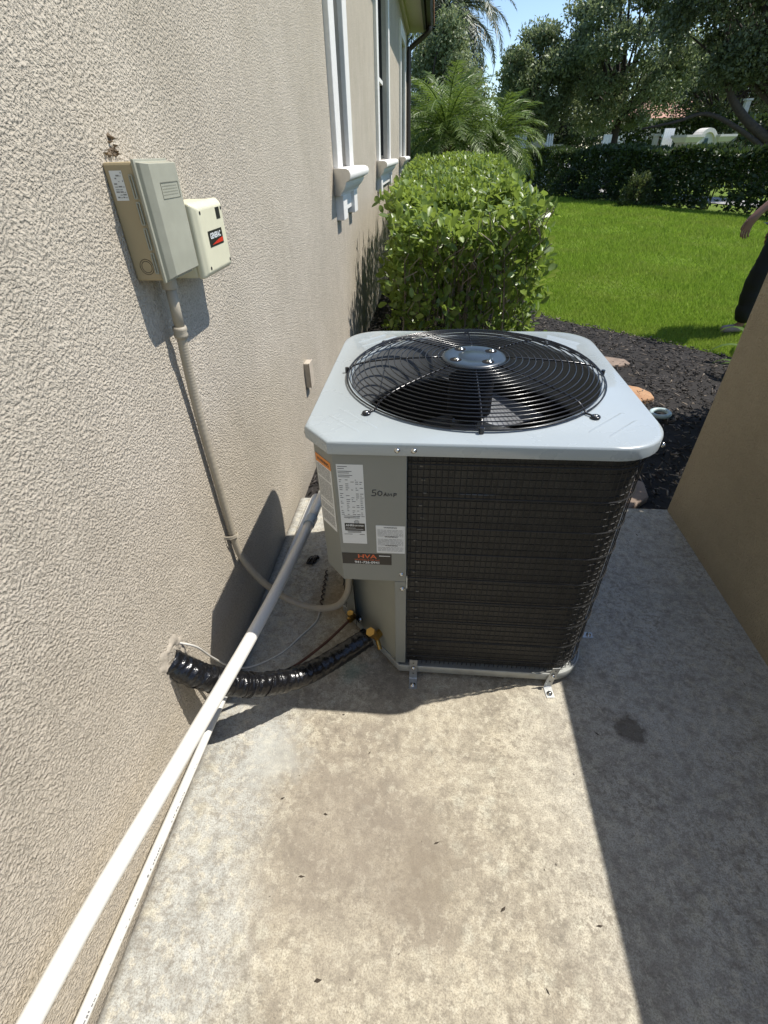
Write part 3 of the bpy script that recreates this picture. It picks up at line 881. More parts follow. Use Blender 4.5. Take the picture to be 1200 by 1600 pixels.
me_ = ab(MB().tube([(0.489 + .0062 * math.cos(a * math.pi / 8), 1.0838, 0.6855 + .0062 * math.sin(a * math.pi / 8)) for a in range(16)], 0.0005, 4, closed=True)).build("approval_mark", M_ink, rp)
text("approval_text", "UL", 0.008, front(0.489, 0.6855), M_ink, rp)
bk = ab(MB().box(0.455, 0.511, 1.0839, 1.0844, 0.655, 0.681)).build("certification_mark", M_stickerblk, rp)
text("certification_text", "AHRI", 0.010, front(0.469, 0.6735, .0014), M_label, bk, 1.0, 0.0003)
text("certification_text", "CERTIFIED", 0.006, front(0.494, 0.673, .0014), M_label, bk, 1.0, 0.0002)
dashes("small_print", [(.458, .485, .664), (.458, .506, .660)], M_label, bk, d=.0014, hgt=.001)
nt = plate("notice_label", 0.541, 0.6215, 0.576, 0.676, M_label, ac)
rows = []
for z0, k in ((0.660, 6), (0.627, 6), (0.597, 4)):
    for i in range(k): 
        x = 0.545
        while x < 0.616:
            L = rs.uniform(.004, .016); rows.append((x, min(x + L, .617), z0 - i * 0.0043)); x += L + .0016
dashes("small_print", rows, M_inkgrey, nt, hgt=.0013)
text("notice_heading", "WARNING", 0.0068, front(0.581, 0.6695), M_ink, nt, 1.1, .0001)
text("notice_heading", "WARNING", 0.0068, front(0.583, 0.6365), M_ink, nt, 1.1, .0001)
text("notice_heading", "WARNING", 0.0068, front(0.583, 0.6045), M_ink, nt, 1.1, .0001)
hv = plate("contractor_sticker", 0.439, 0.583, 0.529, 0.571, M_stickerblk, ac)
text("sticker_text", "HVA", 0.0205, front(0.512, 0.5595, .0014), M_logoorange, hv, 1.35, .0004)
text("sticker_text", "HEATING & AIR LLC", 0.0078, front(0.512, 0.5465, .0014), M_logoorange, hv, 1.05)
text("sticker_text", "941-726-0941", 0.0125, front(0.512, 0.5365, .0014), M_label, hv, 1.05, .0003)
dashes("small_print", [(.547, .579, .5625)], M_label, hv, d=.0014, hgt=.003)
# hand-written mark
hw = MB()
def stroke(pts): 
    hw.tube([(0.535 + a * 0.0110, 1.0848, 0.775 + b * 0.0150) for a, b in pts], 0.0014, 4)
stroke([(1.0, 1.25), (0.15, 1.2), (0.1, 0.65), (0.75, 0.7), (0.9, 0.3), (0.6, 0.0), (-0.2, 0.02)])
stroke([(1.75, 1.05), (1.35, 0.75), (1.4, 0.2), (1.9, 0.05), (2.35, 0.4), (2.3, 0.9), (1.75, 1.05)])
stroke([(2.75, 0.0), (3.2, 0.75), (3.35, 0.05)]); stroke([(2.85, 0.3), (3.35, 0.32)])
stroke([(3.7, 0.0), (3.85, 0.6), (4.15, 0.15), (4.5, 0.6), (4.65, 0.05)])
stroke([(5.1, -0.1), (5.2, 0.65), (5.75, 0.6), (5.7, 0.3), (5.2, 0.25)])
ab(hw).build("marker_writing", M_ink, ac)
# warning label on the chamfer
ch0, ch1 = Vector((0.377, 1.153)), Vector((0.437, 1.085))
chd = (ch1 - ch0).normalized(); chn = Vector((chd.y, -chd.x))
if chn.x > 0: chn = -chn
chL = (ch1 - ch0).length
def chp(u, z, d): p = ch0 + chd * u + chn * d; return (p.x, p.y, z)
def chplate(u0, u1, z0, z1, d): 
    return MB().add([chp(u0, z0, 0.0001), chp(u1, z0, 0.0001), chp(u1, z1, 0.0001), chp(u0, z1, 0.0001), chp(u0, z0, d), chp(u1, z0, d), chp(u1, z1, d), chp(u0, z1, d)], [(4, 5, 6, 7), (0, 4, 7, 3), (1, 2, 6, 5), (3, 7, 6, 2), (0, 1, 5, 4)])
wl_ = ab(chplate(0.006, chL - 0.010, 0.640, 0.866, 0.0006)).build("warning_label", M_label, ac)
ab(chplate(0.006, chL - 0.010, 0.842, 0.866, 0.0010)).build("orange_band", M_orange, wl_)
mb = MB(); z = 0.836
while z > 0.652:
    u = 0.010
    while u < chL - 0.016:
        L = rs.uniform(.006, .022); u1 = min(u + L, chL - 0.015)
        mb.add([chp(u, z, .0011), chp(u1, z, .0011), chp(u1, z + .0018, .0011), chp(u, z + .0018, .0011)], [(0, 1, 2, 3)]); u += L + .002
    z -= 0.0046 if rs.random() < .85 else 0.010
ab(mb).build("small_print", M_inkgrey, wl_)["kind"] = "stuff"
Mch = Matrix(((chd.x, 0, chn.x, 0), (chd.y, 0, chn.y, 0), (0, 1, 0, 0), (0, 0, 0, 1)))
p = chp(chL / 2 - .002, 0.8535, 0.0016)
text("warning_text", "WARNING", 0.013, Matrix.Translation((p[0] - ACC.x, p[1] - ACC.y, p[2])) @ Mch, M_ink, wl_, 0.95, .0002)

# ---- service valves (parts of the unit)
vb = MB()
vb.tube([(0.445, 1.30, 0.075), (0.400, 1.25, 0.070)], 0.012, 12); vb.tube([(0.415, 1.265, 0.07), (0.410, 1.258, 0.095)], 0.010, 12)
vb.tube([(0.410, 1.258, 0.093), (0.408, 1.255, 0.110)], 0.013, 6)
ab(vb).build("service_valve", M_brass, ac, auto=40)
vb = MB()
vb.tube([(0.535, 1.165, 0.125), (0.515, 1.135, 0.125)], 0.014, 12); vb.tube([(0.520, 1.140, 0.120), (0.508, 1.122, 0.165)], 0.012, 12); vb.tube([(0.509, 1.124, 0.160), (0.503, 1.115, 0.182)], 0.0165, 6)
vb.tube([(0.520, 1.140, 0.12), (0.535, 1.11, 0.095)], 0.008, 10)
ab(vb).build("service_valve", M_brass, ac, auto=40)
ab(MB().lathe([(0, .012), (0.009, .009), (0.012, 0), (0.009, -.009), (0, -.012)], (0.448, 1.235, 0.10), 12)).build("valve_cap", M_screw, ac, smooth=True)

# ================================================================ BOXES ON THE HOUSE WALL
BX = 0.0
def rbox(x0, x1, y0, y1, z0, z1): return MB().box(x0, x1, y0, y1, z0, z1)
db = tag(empty("disconnect_box", (0, 1.27, 1.27)), "weathered grey-beige electrical disconnect box mounted on the stucco wall above the conduit", "electrical box")
def dbb(mb): mb.v = [(x, y - 1.27, z - 1.27) for x, y, z in mb.v]; return mb
Y0, Y1, Z0, Z1 = 1.207, 1.347, 1.268, 1.487
dbb(rbox(0.0, 0.064, Y0, Y1, Z0, Z1)).build("enclosure", M_boxside, db, bevel=0.005)
cv = MB()
a_ = [(0.064, Y0 - .004, Y1 + .003, Z0 - .004, Z1 + .004), (0.070, Y0 - .004, Y1 + .003, Z0 - .004, Z1 + .004)]
def loft(mb, secs):
    vs = []
    for x, y0, y1, z0, z1 in secs: vs += [(x, y0, z0), (x, y1, z0), (x, y1, z1), (x, y0, z1)]
    fs = [(0, 3, 2, 1)]
    for i in range(len(secs) - 1):
        for k in range(4): k2 = (k + 1) % 4; fs.append((i * 4 + k, i * 4 + k2, i * 4 + 4 + k2, i * 4 + 4 + k))
    e = (len(secs) - 1) * 4; fs.append((e, e + 1, e + 2, e + 3))
    return mb.add(vs, fs)
loft(cv, a_ + [(0.0705, Y0 + .001, Y1 + .001, Z0 + .000, Z1 - .001), (0.078, Y0 + .003, Y1 + .001, Z0 + .002, Z1 - .002), (0.091, Y0 + .014, Y1 - .002, Z0 + .008, Z1 - .004)])
cvo = dbb(cv).build("cover", M_box, db, bevel=0.004, bseg=3)
# moulded recess with small lettering
fz = lambda z: z
mb = MB()
for y0, y1, z0, z1 in ((1.250, 1.335, 1.4485, 1.4503), (1.3333, 1.335, 1.420, 1.4484), (1.250, 1.2513, 1.420, 1.4484), (1.2515, 1.333, 1.420, 1.4212)): mb.box(0.0909, 0.0918, y0, y1, z0, z1)
dbb(mb).build("moulded_frame", simple("moulding_shadow_line", (0.17, 0.165, 0.125), 0.6), cvo)
mb = MB(); zz = 1.442
while zz > 1.423:
    y = 1.256
    while y < 1.326:
        L = rs.uniform(.003, .012); mb.box(0.0909, 0.0913, y, min(y + L, 1.328), zz, zz + .0018); y += L + .002
    zz -= .0052
dbb(mb).build("moulded_lettering", simple("moulding_letters", (0.22, 0.215, 0.165), 0.6), cvo)
# paper label, knock-out and hinge on the side
lb = dbb(MB().box(0.011, 0.037, Y0 - .0008, Y0 - .0001, 1.422, 1.473)).build("side_label", M_label, db)
mb = MB(); zz = 1.468
while zz > 1.425:
    x = 0.015
    while x < 0.034:
        L = rs.uniform(.002, .009)
        if rs.random() < .75: mb.box(x, min(x + L, .0355), Y0 - .0012, Y0 - .0009, zz, zz + rs.choice([.0012, .0024]))
        x += L + .0015
    zz -= .0046
dbb(mb).build("small_print", M_inkgrey, lb)["kind"] = "stuff"
rmY = Matrix.Rotation(math.pi / 2, 3, 'X')
for r in (0.0155, 0.0115):
    dbb(MB().tube([(0.033 + r * math.cos(a * math.pi / 14), Y0 - .0004, 1.297 + r * math.sin(a * math.pi / 14)) for a in range(28)], 0.0007, 4, closed=True)).build("knockout_ring", simple("knockout_line", (0.11, 0.085, 0.05), .6), db)
for k in range(4):
    z1 = 1.465 - k * 0.047; z0 = z1 - 0.040
    hg = MB()
    for dx in (0.052, 0.0575): hg.tube([(dx, Y0 - .003, z0), (dx, Y0 - .003, z1)], 0.0016, 6)
    hg.tube([(0.0575, Y0 - .003, z0), (0.052, Y0 - .003, z0)], 0.0016, 6); hg.tube([(0.0575, Y0 - .003, z1), (0.052, Y0 - .003, z1)], 0.0016, 6)
    dbb(hg).build("hinge_loop", M_box, db)
gb = tag(empty("surge_box", (0, 1.43, 1.24)), "small cream plastic control box with black and red brand sticker beside the disconnect box", "control box")
def gbb(mb): mb.v = [(x, y - 1.43, z - 1.24) for x, y, z in mb.v]; return mb
gy0, gy1, gz0, gz1 = 1.376, 1.556, 1.240, 1.402
mb = MB(); loft(mb, [(0.0, gy0, gy1, gz0, gz1), (0.070, gy0, gy1, gz0, gz1)])
gbb(mb).build("enclosure", M_cream, gb, bevel=0.007, bseg=3)
mb = MB(); loft(mb, [(0.0705, gy0 - .002, gy1 + .002, gz0 - .002, gz1 + .002), (0.086, gy0 - .002, gy1 + .002, gz0 - .002, gz1 + .002), (0.100, gy0 + .012, gy1 - .010, gz0 + .010, gz1 - .010)])
gc = gbb(mb).build("cover", M_cream, gb, bevel=0.005, bseg=3)
for y in (gy0 + .021, gy1 - .019):
    for z in (gz0 + .020, gz1 - .020):
        gbb(MB().lathe([(0, 0.0), (0.0045, 0.0)], (0.1005, y, z), 10, M=Matrix.Rotation(math.pi / 2, 3, 'Y'))).build("screw_hole", M_dark, gc)
bs = gbb(MB().box(0.1001, 0.1007, 1.420, 1.515, 1.304, 1.340)).build("brand_sticker", M_stickerblk, gc)
Mx = lambda y, z, x=0.1012: Matrix.Translation((x, y - 1.43, z - 1.24)) @ Matrix(((0, 0, 1, 0), (1, 0, 0, 0), (0, 1, 0, 0), (0, 0, 0, 1)))
text("brand_text", "GENERAC", 0.0175, Mx(1.466, 1.3275), M_label, bs, 0.92, .0006)
gbb(MB().add([(0.1012, 1.432, 1.3085), (0.1012, 1.511, 1.3085), (0.1012, 1.511, 1.3195), (0.1012, 1.480, 1.3165)], [(0, 1, 2, 3)])).build("red_swoosh", M_red, bs)
sk = gbb(MB().box(0.1001, 0.1006, 1.497, 1.524, 1.360, 1.386)).build("small_sticker", M_stickerblk, gc)

rem = MB()
for k in range(26):
    y = 1.252 + rs.gauss(0, .010) + .012 * (k % 2); z = 1.498 + abs(rs.gauss(0, .012)); s_ = rs.uniform(.003, .009)
    a = [(-0.001, y + rs.uniform(-1, 1) * s_, z + rs.uniform(-1.6, 1.6) * s_) for _ in range(3)]
    rem.add(a + [(rs.uniform(.004, .014), y + rs.uniform(-.5, .5) * s_, z + rs.uniform(-.5, .5) * s_)], [(0, 1, 2), (0, 1, 3), (1, 2, 3), (2, 0, 3)])
tag(rem.build("caulk_remnant", simple("brown_caulk", (0.20, 0.15, 0.10), 0.9, vary=.3, nscale=90)), "torn brown caulk scrap on the stucco just above the disconnect box", "caulk")

wbx = tag(empty("junction_box", (0, 2.575, 0.46)), "small tan utility box low on the house wall just behind the air conditioner", "utility box")
o = MB().box(0.0, 0.028, -0.035, 0.035, 0.0, 0.135).build("box_body", simple("tan_box_paint", (0.46, 0.40, 0.32), 0.7), wbx, bevel=0.004)
MB().box(0.028, 0.034, -0.038, 0.038, -0.003, 0.138).build("box_cover", simple("tan_box_paint", (0.46, 0.40, 0.32), 0.7), wbx, bevel=0.003)

# ================================================================ CONDUIT
cd = tag(empty("electrical_conduit", (0.05, 1.27, 0)), "grey flexible electrical conduit running down the wall into the air conditioner", "conduit")
def cdb(mb): mb.v = [(x - .05, y - 1.27, z) for x, y, z in mb.v]; return mb
cdb(MB().tube([(0.040, 1.272, 1.268), (0.040, 1.272, 1.238)], 0.0185, 16)).build("connector", M_conduit, cd, bevel=0.002)
cdb(MB().tube([(0.040, 1.272, 1.242), (0.036, 1.272, 1.135)], 0.0126, 16)).build("rigid_pipe", M_conduit, cd, smooth=True)
cdb(MB().tube([(0.036, 1.272, 1.150), (0.0355, 1.272, 1.142), (0.035, 1.272, 1.136), (0.0345, 1.272, 1.130), (0.034, 1.272, 1.122)], [0.0165, 0.018, 0.0155, 0.018, 0.0165], 16)).build("coupling", M_conduit, cd, smooth=True)
path = bez([(0.034, 1.272, 1.130), (0.026, 1.274, 1.02), (0.020, 1.276, 0.88), (0.019, 1.279, 0.62), (0.019, 1.283, 0.42), (0.030, 1.288, 0.33), (0.075, 1.290, 0.225), (0.165, 1.285, 0.135), (0.265, 1.275, 0.105), (0.355, 1.262, 0.135), (0.405, 1.25, 0.22), (0.425, 1.24, 0.34), (0.432, 1.235, 0.475)], 40)
rr = [0.0122 + 0.0006 * math.sin(i * 2.2) for i in range(len(path))]
cdb(MB().tube(path, rr, 12)).build("flexible_conduit", M_conduit, cd, smooth=True)
st = MB()
for dz in (-.003, .002, .006):
    st.tube(bez([(0.001, 1.255, 0.456 + dz), (0.020, 1.262, 0.452 + dz), (0.0345, 1.278, 0.450 + dz), (0.027, 1.296, 0.449 + dz), (0.002, 1.306, 0.447 + dz)], 4), 0.0018, 5)
cdb(st).build("pipe_strap", M_conduit, cd)

# ================================================================ PIPES
bp_ = tag(empty("drain_pipe", (0.05, 0.6, 0)), "thick white PVC drain pipe sloping along the foot of the house wall", "pipe")
def pbb(mb): mb.v = [(x - .05, y - .6, z) for x, y, z in mb.v]; return mb
pp = bez([(0.032, -0.62, 0.415), (0.053, 0.1375, 0.363), (0.100, 0.55, 0.335), (0.153, 0.976, 0.305), (0.176, 1.3, 0.272), (0.190, 1.62, 0.239)], 5)
pbb(MB().tube(pp, 0.0198, 24)).build("pipe_run", M_pvc, bp_, smooth=True)
pbb(MB().tube([(0.1890, 1.608, 0.2415), (0.1912, 1.668, 0.2355)], 0.0245, 24)).build("coupling", M_pvcgrey, bp_, bevel=0.002)
pbb(MB().tube(bez([(0.1908, 1.66, 0.2365), (0.193, 1.9, 0.213), (0.19, 2.16, 0.187), (0.188, 2.23, 0.165), (0.187, 2.25, 0.10), (0.187, 2.25, -0.06)], 5), 0.0198, 20)).build("tail_pipe", M_pvc, bp_, smooth=True)
tp = tag(empty("thin_pipe", (0.03, 0.6, 0)), "thin white PVC pipe with printed lettering running below the drain pipe", "pipe")
def tbb(mb): mb.v = [(x - .03, y - .6, z) for x, y, z in mb.v]; return mb
tpp = [(0.028, -0.62, 0.198), (0.030, 0.158, 0.134), (0.030, 0.446, 0.106), (0.031, 0.93, 0.060), (0.038, 1.20, 0.022), (0.045, 1.40, 0.0135), (0.062, 1.75, 0.0135), (0.075, 2.10, 0.0135), (0.078, 2.2, -0.03)]
tbb(MB().tube(bez(tpp, 4), 0.0125, 18)).build("pipe_run", M_pvc, tp, smooth=True)
mb = MB()
y = 0.10
while y < 0.92:
    L = rs.uniform(.004, .009)
    if not (0.20 < y < 0.235 or 0.36 < y < 0.40 or 0.47 < y < .52 or .60 < y < .66):
        # position along the pipe, on the side facing the yard
        for (ya, za), (yb, zb) in (((0.158, 0.134), (0.446, 0.106)), ((0.446, 0.106), (0.93, 0.060))):
            if y <= yb: break
        zc = za + (zb - za) * (y - ya) / (yb - ya)
        a0, a1 = math.radians(22), math.radians(46)
        if rs.random() < .8:
            h0 = rs.uniform(0, .2); h1 = rs.uniform(.5, 1)
            A, B = a0 + (a1 - a0) * h0, a0 + (a1 - a0) * h1
            R_ = 0.01285
            mb.add([(0.030 + R_ * math.cos(A), y, zc + R_ * math.sin(A)), (0.030 + R_ * math.cos(A), y + L * .75, zc - L * .09 + R_ * math.sin(A)), (0.030 + R_ * math.cos(B), y + L * .75, zc - L * .09 + R_ * math.sin(B)), (0.030 + R_ * math.cos(B), y, zc + R_ * math.sin(B))], [(0, 1, 2, 3)])
    y += L
tbb(mb).build("pipe_print", M_inkgrey, tp)["kind"] = "stuff"

# ================================================================ REFRIGERANT LINE
ls = tag(empty("refrigerant_line", (0.15, 0.95, 0)), "black tape wrapped insulated refrigerant line from the wall hole to the unit", "refrigerant line")
def lbb(mb): mb.v = [(x - .15, y - .95, z) for x, y, z in mb.v]; return mb
path = bez([(-0.01, 0.81, 0.39), (0.05, 0.815, 0.33), (0.11, 0.838, 0.265), (0.175, 0.87, 0.21), (0.25, 0.925, 0.155), (0.32, 0.985, 0.125), (0.40, 1.06, 0.115), (0.49, 1.14, 0.122)], 22)
NP = len(path)
rr = []
wr = 0.0
for i in range(NP):
    q = i / (NP - 1)
    wr = 0.5 * wr + rs.uniform(-.018, .018)
    rr.append((0.0365 - 0.003 * max(0, (q - 0.55) / 0.45)) * (1 + wr))
ins = MB().tube(path, rr, 28, caps=False)
for i in range(NP):
    for k in range(28):
        a = 2 * math.pi * k / 28; v = Vector(ins.v[i * 28 + k])
        w_ = 0.10 * mnoise.noise(Vector((i * .42 + .9 * math.sin(a), math.cos(a) * 1.1, math.sin(a) * 1.1))) + 0.05 * mnoise.noise(Vector((i * .95, math.cos(a) * 2.2 + 9, math.sin(a) * 2.2)))
        ins.v[i * 28 + k] = tuple(path[i] + (v - path[i]) * (1 + w_))
lbb(ins).build("insulation", M_tape, ls, smooth=True)
for k in range(9):
    q = rs.uniform(0.05, 0.65); i = int(q * (NP - 2)); c = path[i]; t_ = (path[i + 1] - path[i]).normalized()
    t2 = (t_ + Vector((rs.uniform(-.3, .3), rs.uniform(-.3, .3), rs.uniform(-.3, .3)))).normalized()
    a = t2.cross(Vector((0, 0, 1))).normalized(); b = t2.cross(a)
    r = rr[i] * 1.03
    arc = [c + (a * math.cos(x) + b * math.sin(x)) * r for x in [j * 2 * math.pi / 22 for j in range(22)]]
    lbb(MB().tube(arc, rs.uniform(.0012, .0026), 5, closed=True)).build("tape_edge", M_tape, ls, smooth=True)
lq = bez([(0.0, 0.84, 0.385), (0.05, 0.87, 0.29), (0.13, 0.94, 0.13), (0.22, 1.03, 0.06), (0.32, 1.15, 0.05), (0.405, 1.255, 0.070)], 10)
lbb(MB().tube(lq, 0.0055, 8)).build("liquid_line", M_copper, ls, smooth=True)
pm = MB()
NK = 40
rings_ = []
for ri, (rad_, xx_) in enumerate(((1.0, -.0005), (.86, .004), (.70, .005), (.52, .001))):
    ring_ = []
    for k in range(NK):
        a = 2 * math.pi * k / NK
        nz = mnoise.noise(Vector((math.cos(a) * 2.3, math.sin(a) * 2.3, 1.7))) + .6 * mnoise.noise(Vector((math.cos(a) * 6, math.sin(a) * 6, 4.2)))
        r = 0.062 * rad_ * (1 + .34 * nz)
        ring_.append((xx_ + (.004 * mnoise.noise(Vector((math.cos(a) * 5, math.sin(a) * 5, ri * 3.1))) if ri in (1, 2) else 0), 0.825 + r * math.cos(a), 0.398 + r * math.sin(a) * .95))
    rings_.append(ring_)
fs = []
for i in range(3):
    for k in range(NK): k2 = (k + 1) % NK; fs.append((i * NK + k, i * NK + k2, (i + 1) * NK + k2, (i + 1) * NK + k))
pm.add([p for r in rings_ for p in r], fs)
tag(pm.build("plaster_patch", M_plaster, smooth=True), "rough pale plaster patch around the refrigerant line hole in the wall", "plaster patch")
tw = MB().tube(bez([(0.0, 0.86, 0.41), (0.028, 0.885, 0.36), (0.028, 0.935, 0.24), (0.038, 1.00, 0.10), (0.07, 1.065, 0.012), (0.159, 1.136, 0.0045), (0.215, 1.22, 0.0045), (0.258, 1.29, 0.0045), (0.264, 1.345, 0.0045)], 8), 0.0032, 6)
cb = tag(empty("control_cable", (0, 0, 0)), "thin pale control cable lying on the concrete behind the drain pipe", "cable")
tw.build("cable_run", M_cable, cb, smooth=True)
zz = []
for k in range(40):
    q = k / 39; zz.append((0.264 - 0.014 * q + 0.006 * math.sin(k * 1.3), 1.345 + 0.235 * q, 0.005 + 0.003 * math.cos(k * 1.3)))
MB().tube(zz, 0.0028, 6).build("twisted_end", simple("dark_cable", (0.06, 0.045, 0.035), .6), cb, smooth=True)
tpz = MB()
for k in range(5):
    tpz.tube(bez([(0.150 + .008 * k, 1.620 + rs.uniform(-.012, .012), 0.004 + .005 * (k % 2)), (0.158 + .008 * k, 1.645 + rs.uniform(-.01, .01), 0.016 + .004 * k % 3 * .01), (0.165 + .008 * k, 1.665 + rs.uniform(-.01, .01), 0.006)], 4), [0.006] * 9, 6)
tag(tpz.build("tape_scrap", M_tape, smooth=True), "crumpled scrap of black tape on the concrete beside the drain pipe", "tape scrap")

# small litter on the slab
def litter():
    mb = MB()
    for k in range(170):
        x = rs.uniform(0.12, 1.85); y = rs.uniform(-0.1, 2.1)
        if AX0 - .05 < x < AX1 + .05 and y > AY0 - .06: continue
        L = rs.choice([.0018, .0025, .003, .004, .006, .009]) * rs.uniform(.7, 1.2); W_ = L * rs.uniform(.12, .5); a = rs.uniform(0, 6.28)
        c, s_ = math.cos(a), math.sin(a)
        P = [(-L, 0), (0, W_), (L, W_ * .3), (L * .3, -W_)]
        mb.add([(x + u * c - v * s_, y + u * s_ + v * c, 0.0012) for u, v in P] + [(x, y, 0.0012 + W_ * .5)], [(0, 3, 4), (3, 2, 4), (2, 1, 4), (1, 0, 4)])
    o = mb.build("leaf_litter", simple("dry_litter", (0.05, 0.038, 0.026), .9, vary=.4))
    tag(o, "tiny dark leaf crumbs scattered on the concrete slab", "leaf litter", kind="stuff")
litter()

# ================================================================ MULCH, STONES, RING
def inside(poly, x, y):
    c = np.zeros(len(x), bool); n = len(poly)
    for i in range(n):
        x0, y0 = poly[i]; x1, y1 = poly[(i + 1) % n]
        cond = ((y0 > y) != (y1 > y))
        with np.errstate(divide='ignore', invalid='ignore'):
            xi = (x1 - x0) * (y - y0) / (y1 - y0 + 1e-12) + x0
        c ^= cond & (x < xi)
    return c
def rotmats(n, tilt=0.5, rng=rng):
    a = rng.uniform(0, 2 * np.pi, n); b = rng.normal(0, tilt, n); c = rng.normal(0, tilt, n)
    ca, sa, cb, sb, cc, sc_ = np.cos(a), np.sin(a), np.cos(b), np.sin(b), np.cos(c), np.sin(c)
    Z = np.zeros((n, 3, 3)); Z[:, 0, 0] = ca; Z[:, 0, 1] = -sa; Z[:, 1, 0] = sa; Z[:, 1, 1] = ca; Z[:, 2, 2] = 1
    X = np.zeros((n, 3, 3)); X[:, 0, 0] = 1; X[:, 1, 1] = cb; X[:, 1, 2] = -sb; X[:, 2, 1] = sb; X[:, 2, 2] = cb
    Y = np.zeros((n, 3, 3)); Y[:, 1, 1] = 1; Y[:, 0, 0] = cc; Y[:, 0, 2] = sc_; Y[:, 2, 0] = -sc_; Y[:, 2, 2] = cc
    return Z @ X @ Y
def scatter(name, T, F, pos, R, S, mat, parent=None, smooth=False):
    """one mesh of many copies of template T (k,3) with faces F"""
    n, k = len(pos), len(T)
    S = np.asarray(S)
    if S.ndim == 1: S = S[:, None]
    V = (T[None] * S[:, None, :]) @ np.transpose(R, (0, 2, 1)) + pos[:, None, :]
    FF = (F[None] + (np.arange(n) * k)[:, None, None]).reshape(-1, F.shape[1])
    me = fast_mesh(name, V.reshape(-1, 3), FF)
    return link(name, me, mat, parent, smooth)
chipT = np.array([(-1, -.28, 0), (1, -.2, 0), (.9, .25, 0), (-.8, .3, 0), (-.9, -.1, .22), (.8, -.05, .2)], float)
chipF = np.array([(0, 1, 5), (0, 5, 4), (1, 2, 5), (2, 3, 4), (2, 4, 5), (3, 0, 4), (0, 3, 2), (0, 2, 1)])
N = 26000
x = rng.uniform(0.02, 4.6, N); y = rng.uniform(WY + .01, 8.2, N)
k = inside(bed_poly, x, y) & ~((x > 2.0) & (y < 2.35)); x, y = x[k], y[k]
S = rng.uniform(.006, .026, len(x))[:, None] * np.stack([np.ones(len(x)), rng.uniform(.5, 1.2, len(x)), rng.uniform(.6, 1.4, len(x))], 1)
pos = np.stack([x, y, -0.048 + rng.uniform(0, .022, len(x)) + 0.012 * np.sin(x * 5) * np.cos(y * 4)], 1)
tag(scatter("mulch_chips", chipT, chipF, pos, rotmats(len(x), .35), S, M_mulch), "dark shredded wood mulch covering the planting bed", "mulch", kind="stuff")

def flagstone(poly, z0, z1, mat, label):
    cx = sum(p[0] for p in poly) / len(poly); cy = sum(p[1] for p in poly) / len(poly)
    mb = MB().prism([(px - cx, py - cy) for px, py in poly], z0, z1)
    o = mb.build("flagstone", mat, bevel=0.012, bseg=2)
    o.location = (cx, cy, 0); tag(o, label, "flagstone", "stepping stones in the mulch bed")
def ragged(cx, cy, rx, ry, n, seed, rot=0):
    r_ = random.Random(seed); out = []
    for k in range(n):
        a = 2 * math.pi * k / n + r_.uniform(-.15, .15); q = r_.uniform(.86, 1.1)
        u, v = rx * q * math.cos(a), ry * q * math.sin(a)
        out.append((cx + u * math.cos(rot) - v * math.sin(rot), cy + u * math.sin(rot) + v * math.cos(rot)))
    return out
flagstone(ragged(2.06, 3.66, 0.36, 0.20, 11, 4, 0.15), -0.08, -0.018, M_stone, "orange sandstone flagstone in sun right of the air conditioner")
flagstone(ragged(2.10, 4.42, 0.36, 0.15, 8, 9, -0.25), -0.08, -0.025, M_stone2, "greyish pink flagstone in the mulch nearer the lawn")
flagstone(ragged(1.66, 2.33, 0.26, 0.17, 9, 12, 0.4), -0.08, -0.02, M_stone2, "shaded brown flagstone at the far edge of the concrete slab")
ring = MB().tube([(2.30 + .058 * math.cos(a * math.pi / 16), 3.30 + .058 * math.sin(a * math.pi / 16), -0.010 + .004 * math.cos(a * math.pi / 16)) for a in range(32)], 0.0155, 10, closed=True)
tag(ring.build("plastic_ring", simple("pale_teal_plastic", (0.42, 0.52, 0.53), .4), smooth=True), "pale teal plastic ring lying on the mulch by the orange flagstone", "ring")

# ================================================================ FOLIAGE
leafT = np.array([(0, 0, 0), (-.20, .30, .05), (.20, .30, .05), (-.27, .62, .04), (.27, .62, .04), (0, .34, -.02), (0, .66, -.03), (-.15, .88, .0), (.15, .88, .0), (0, 1.0, -.05)], float)
leafF = np.array([(0, 5, 1), (0, 2, 5), (1, 5, 6), (1, 6, 3), (5, 2, 6), (2, 4, 6), (3, 6, 7), (6, 4, 8), (7, 6, 9), (6, 8, 9)])
lowT = np.array([(0, 0, 0), (-.26, .5, .05), (.26, .5, .05), (0, 1, 0)], float)
lowF = np.array([(0, 2, 1), (1, 2, 3)])
def orient(dirs, up=None, roll=0.5):
    """rotation matrices whose local Y follows dirs, local Z roughly 'up'"""
    n = len(dirs)
    Y = dirs / np.linalg.norm(dirs, axis=1, keepdims=True)
    U = (up if up is not None else np.tile([0, 0, 1.0], (n, 1))) + rng.normal(0, roll, (n, 3))
    X = np.cross(Y, U); X /= np.linalg.norm(X, axis=1, keepdims=True) + 1e-9
    Z = np.cross(X, Y)
    return np.stack([X, Y, Z], axis=2)

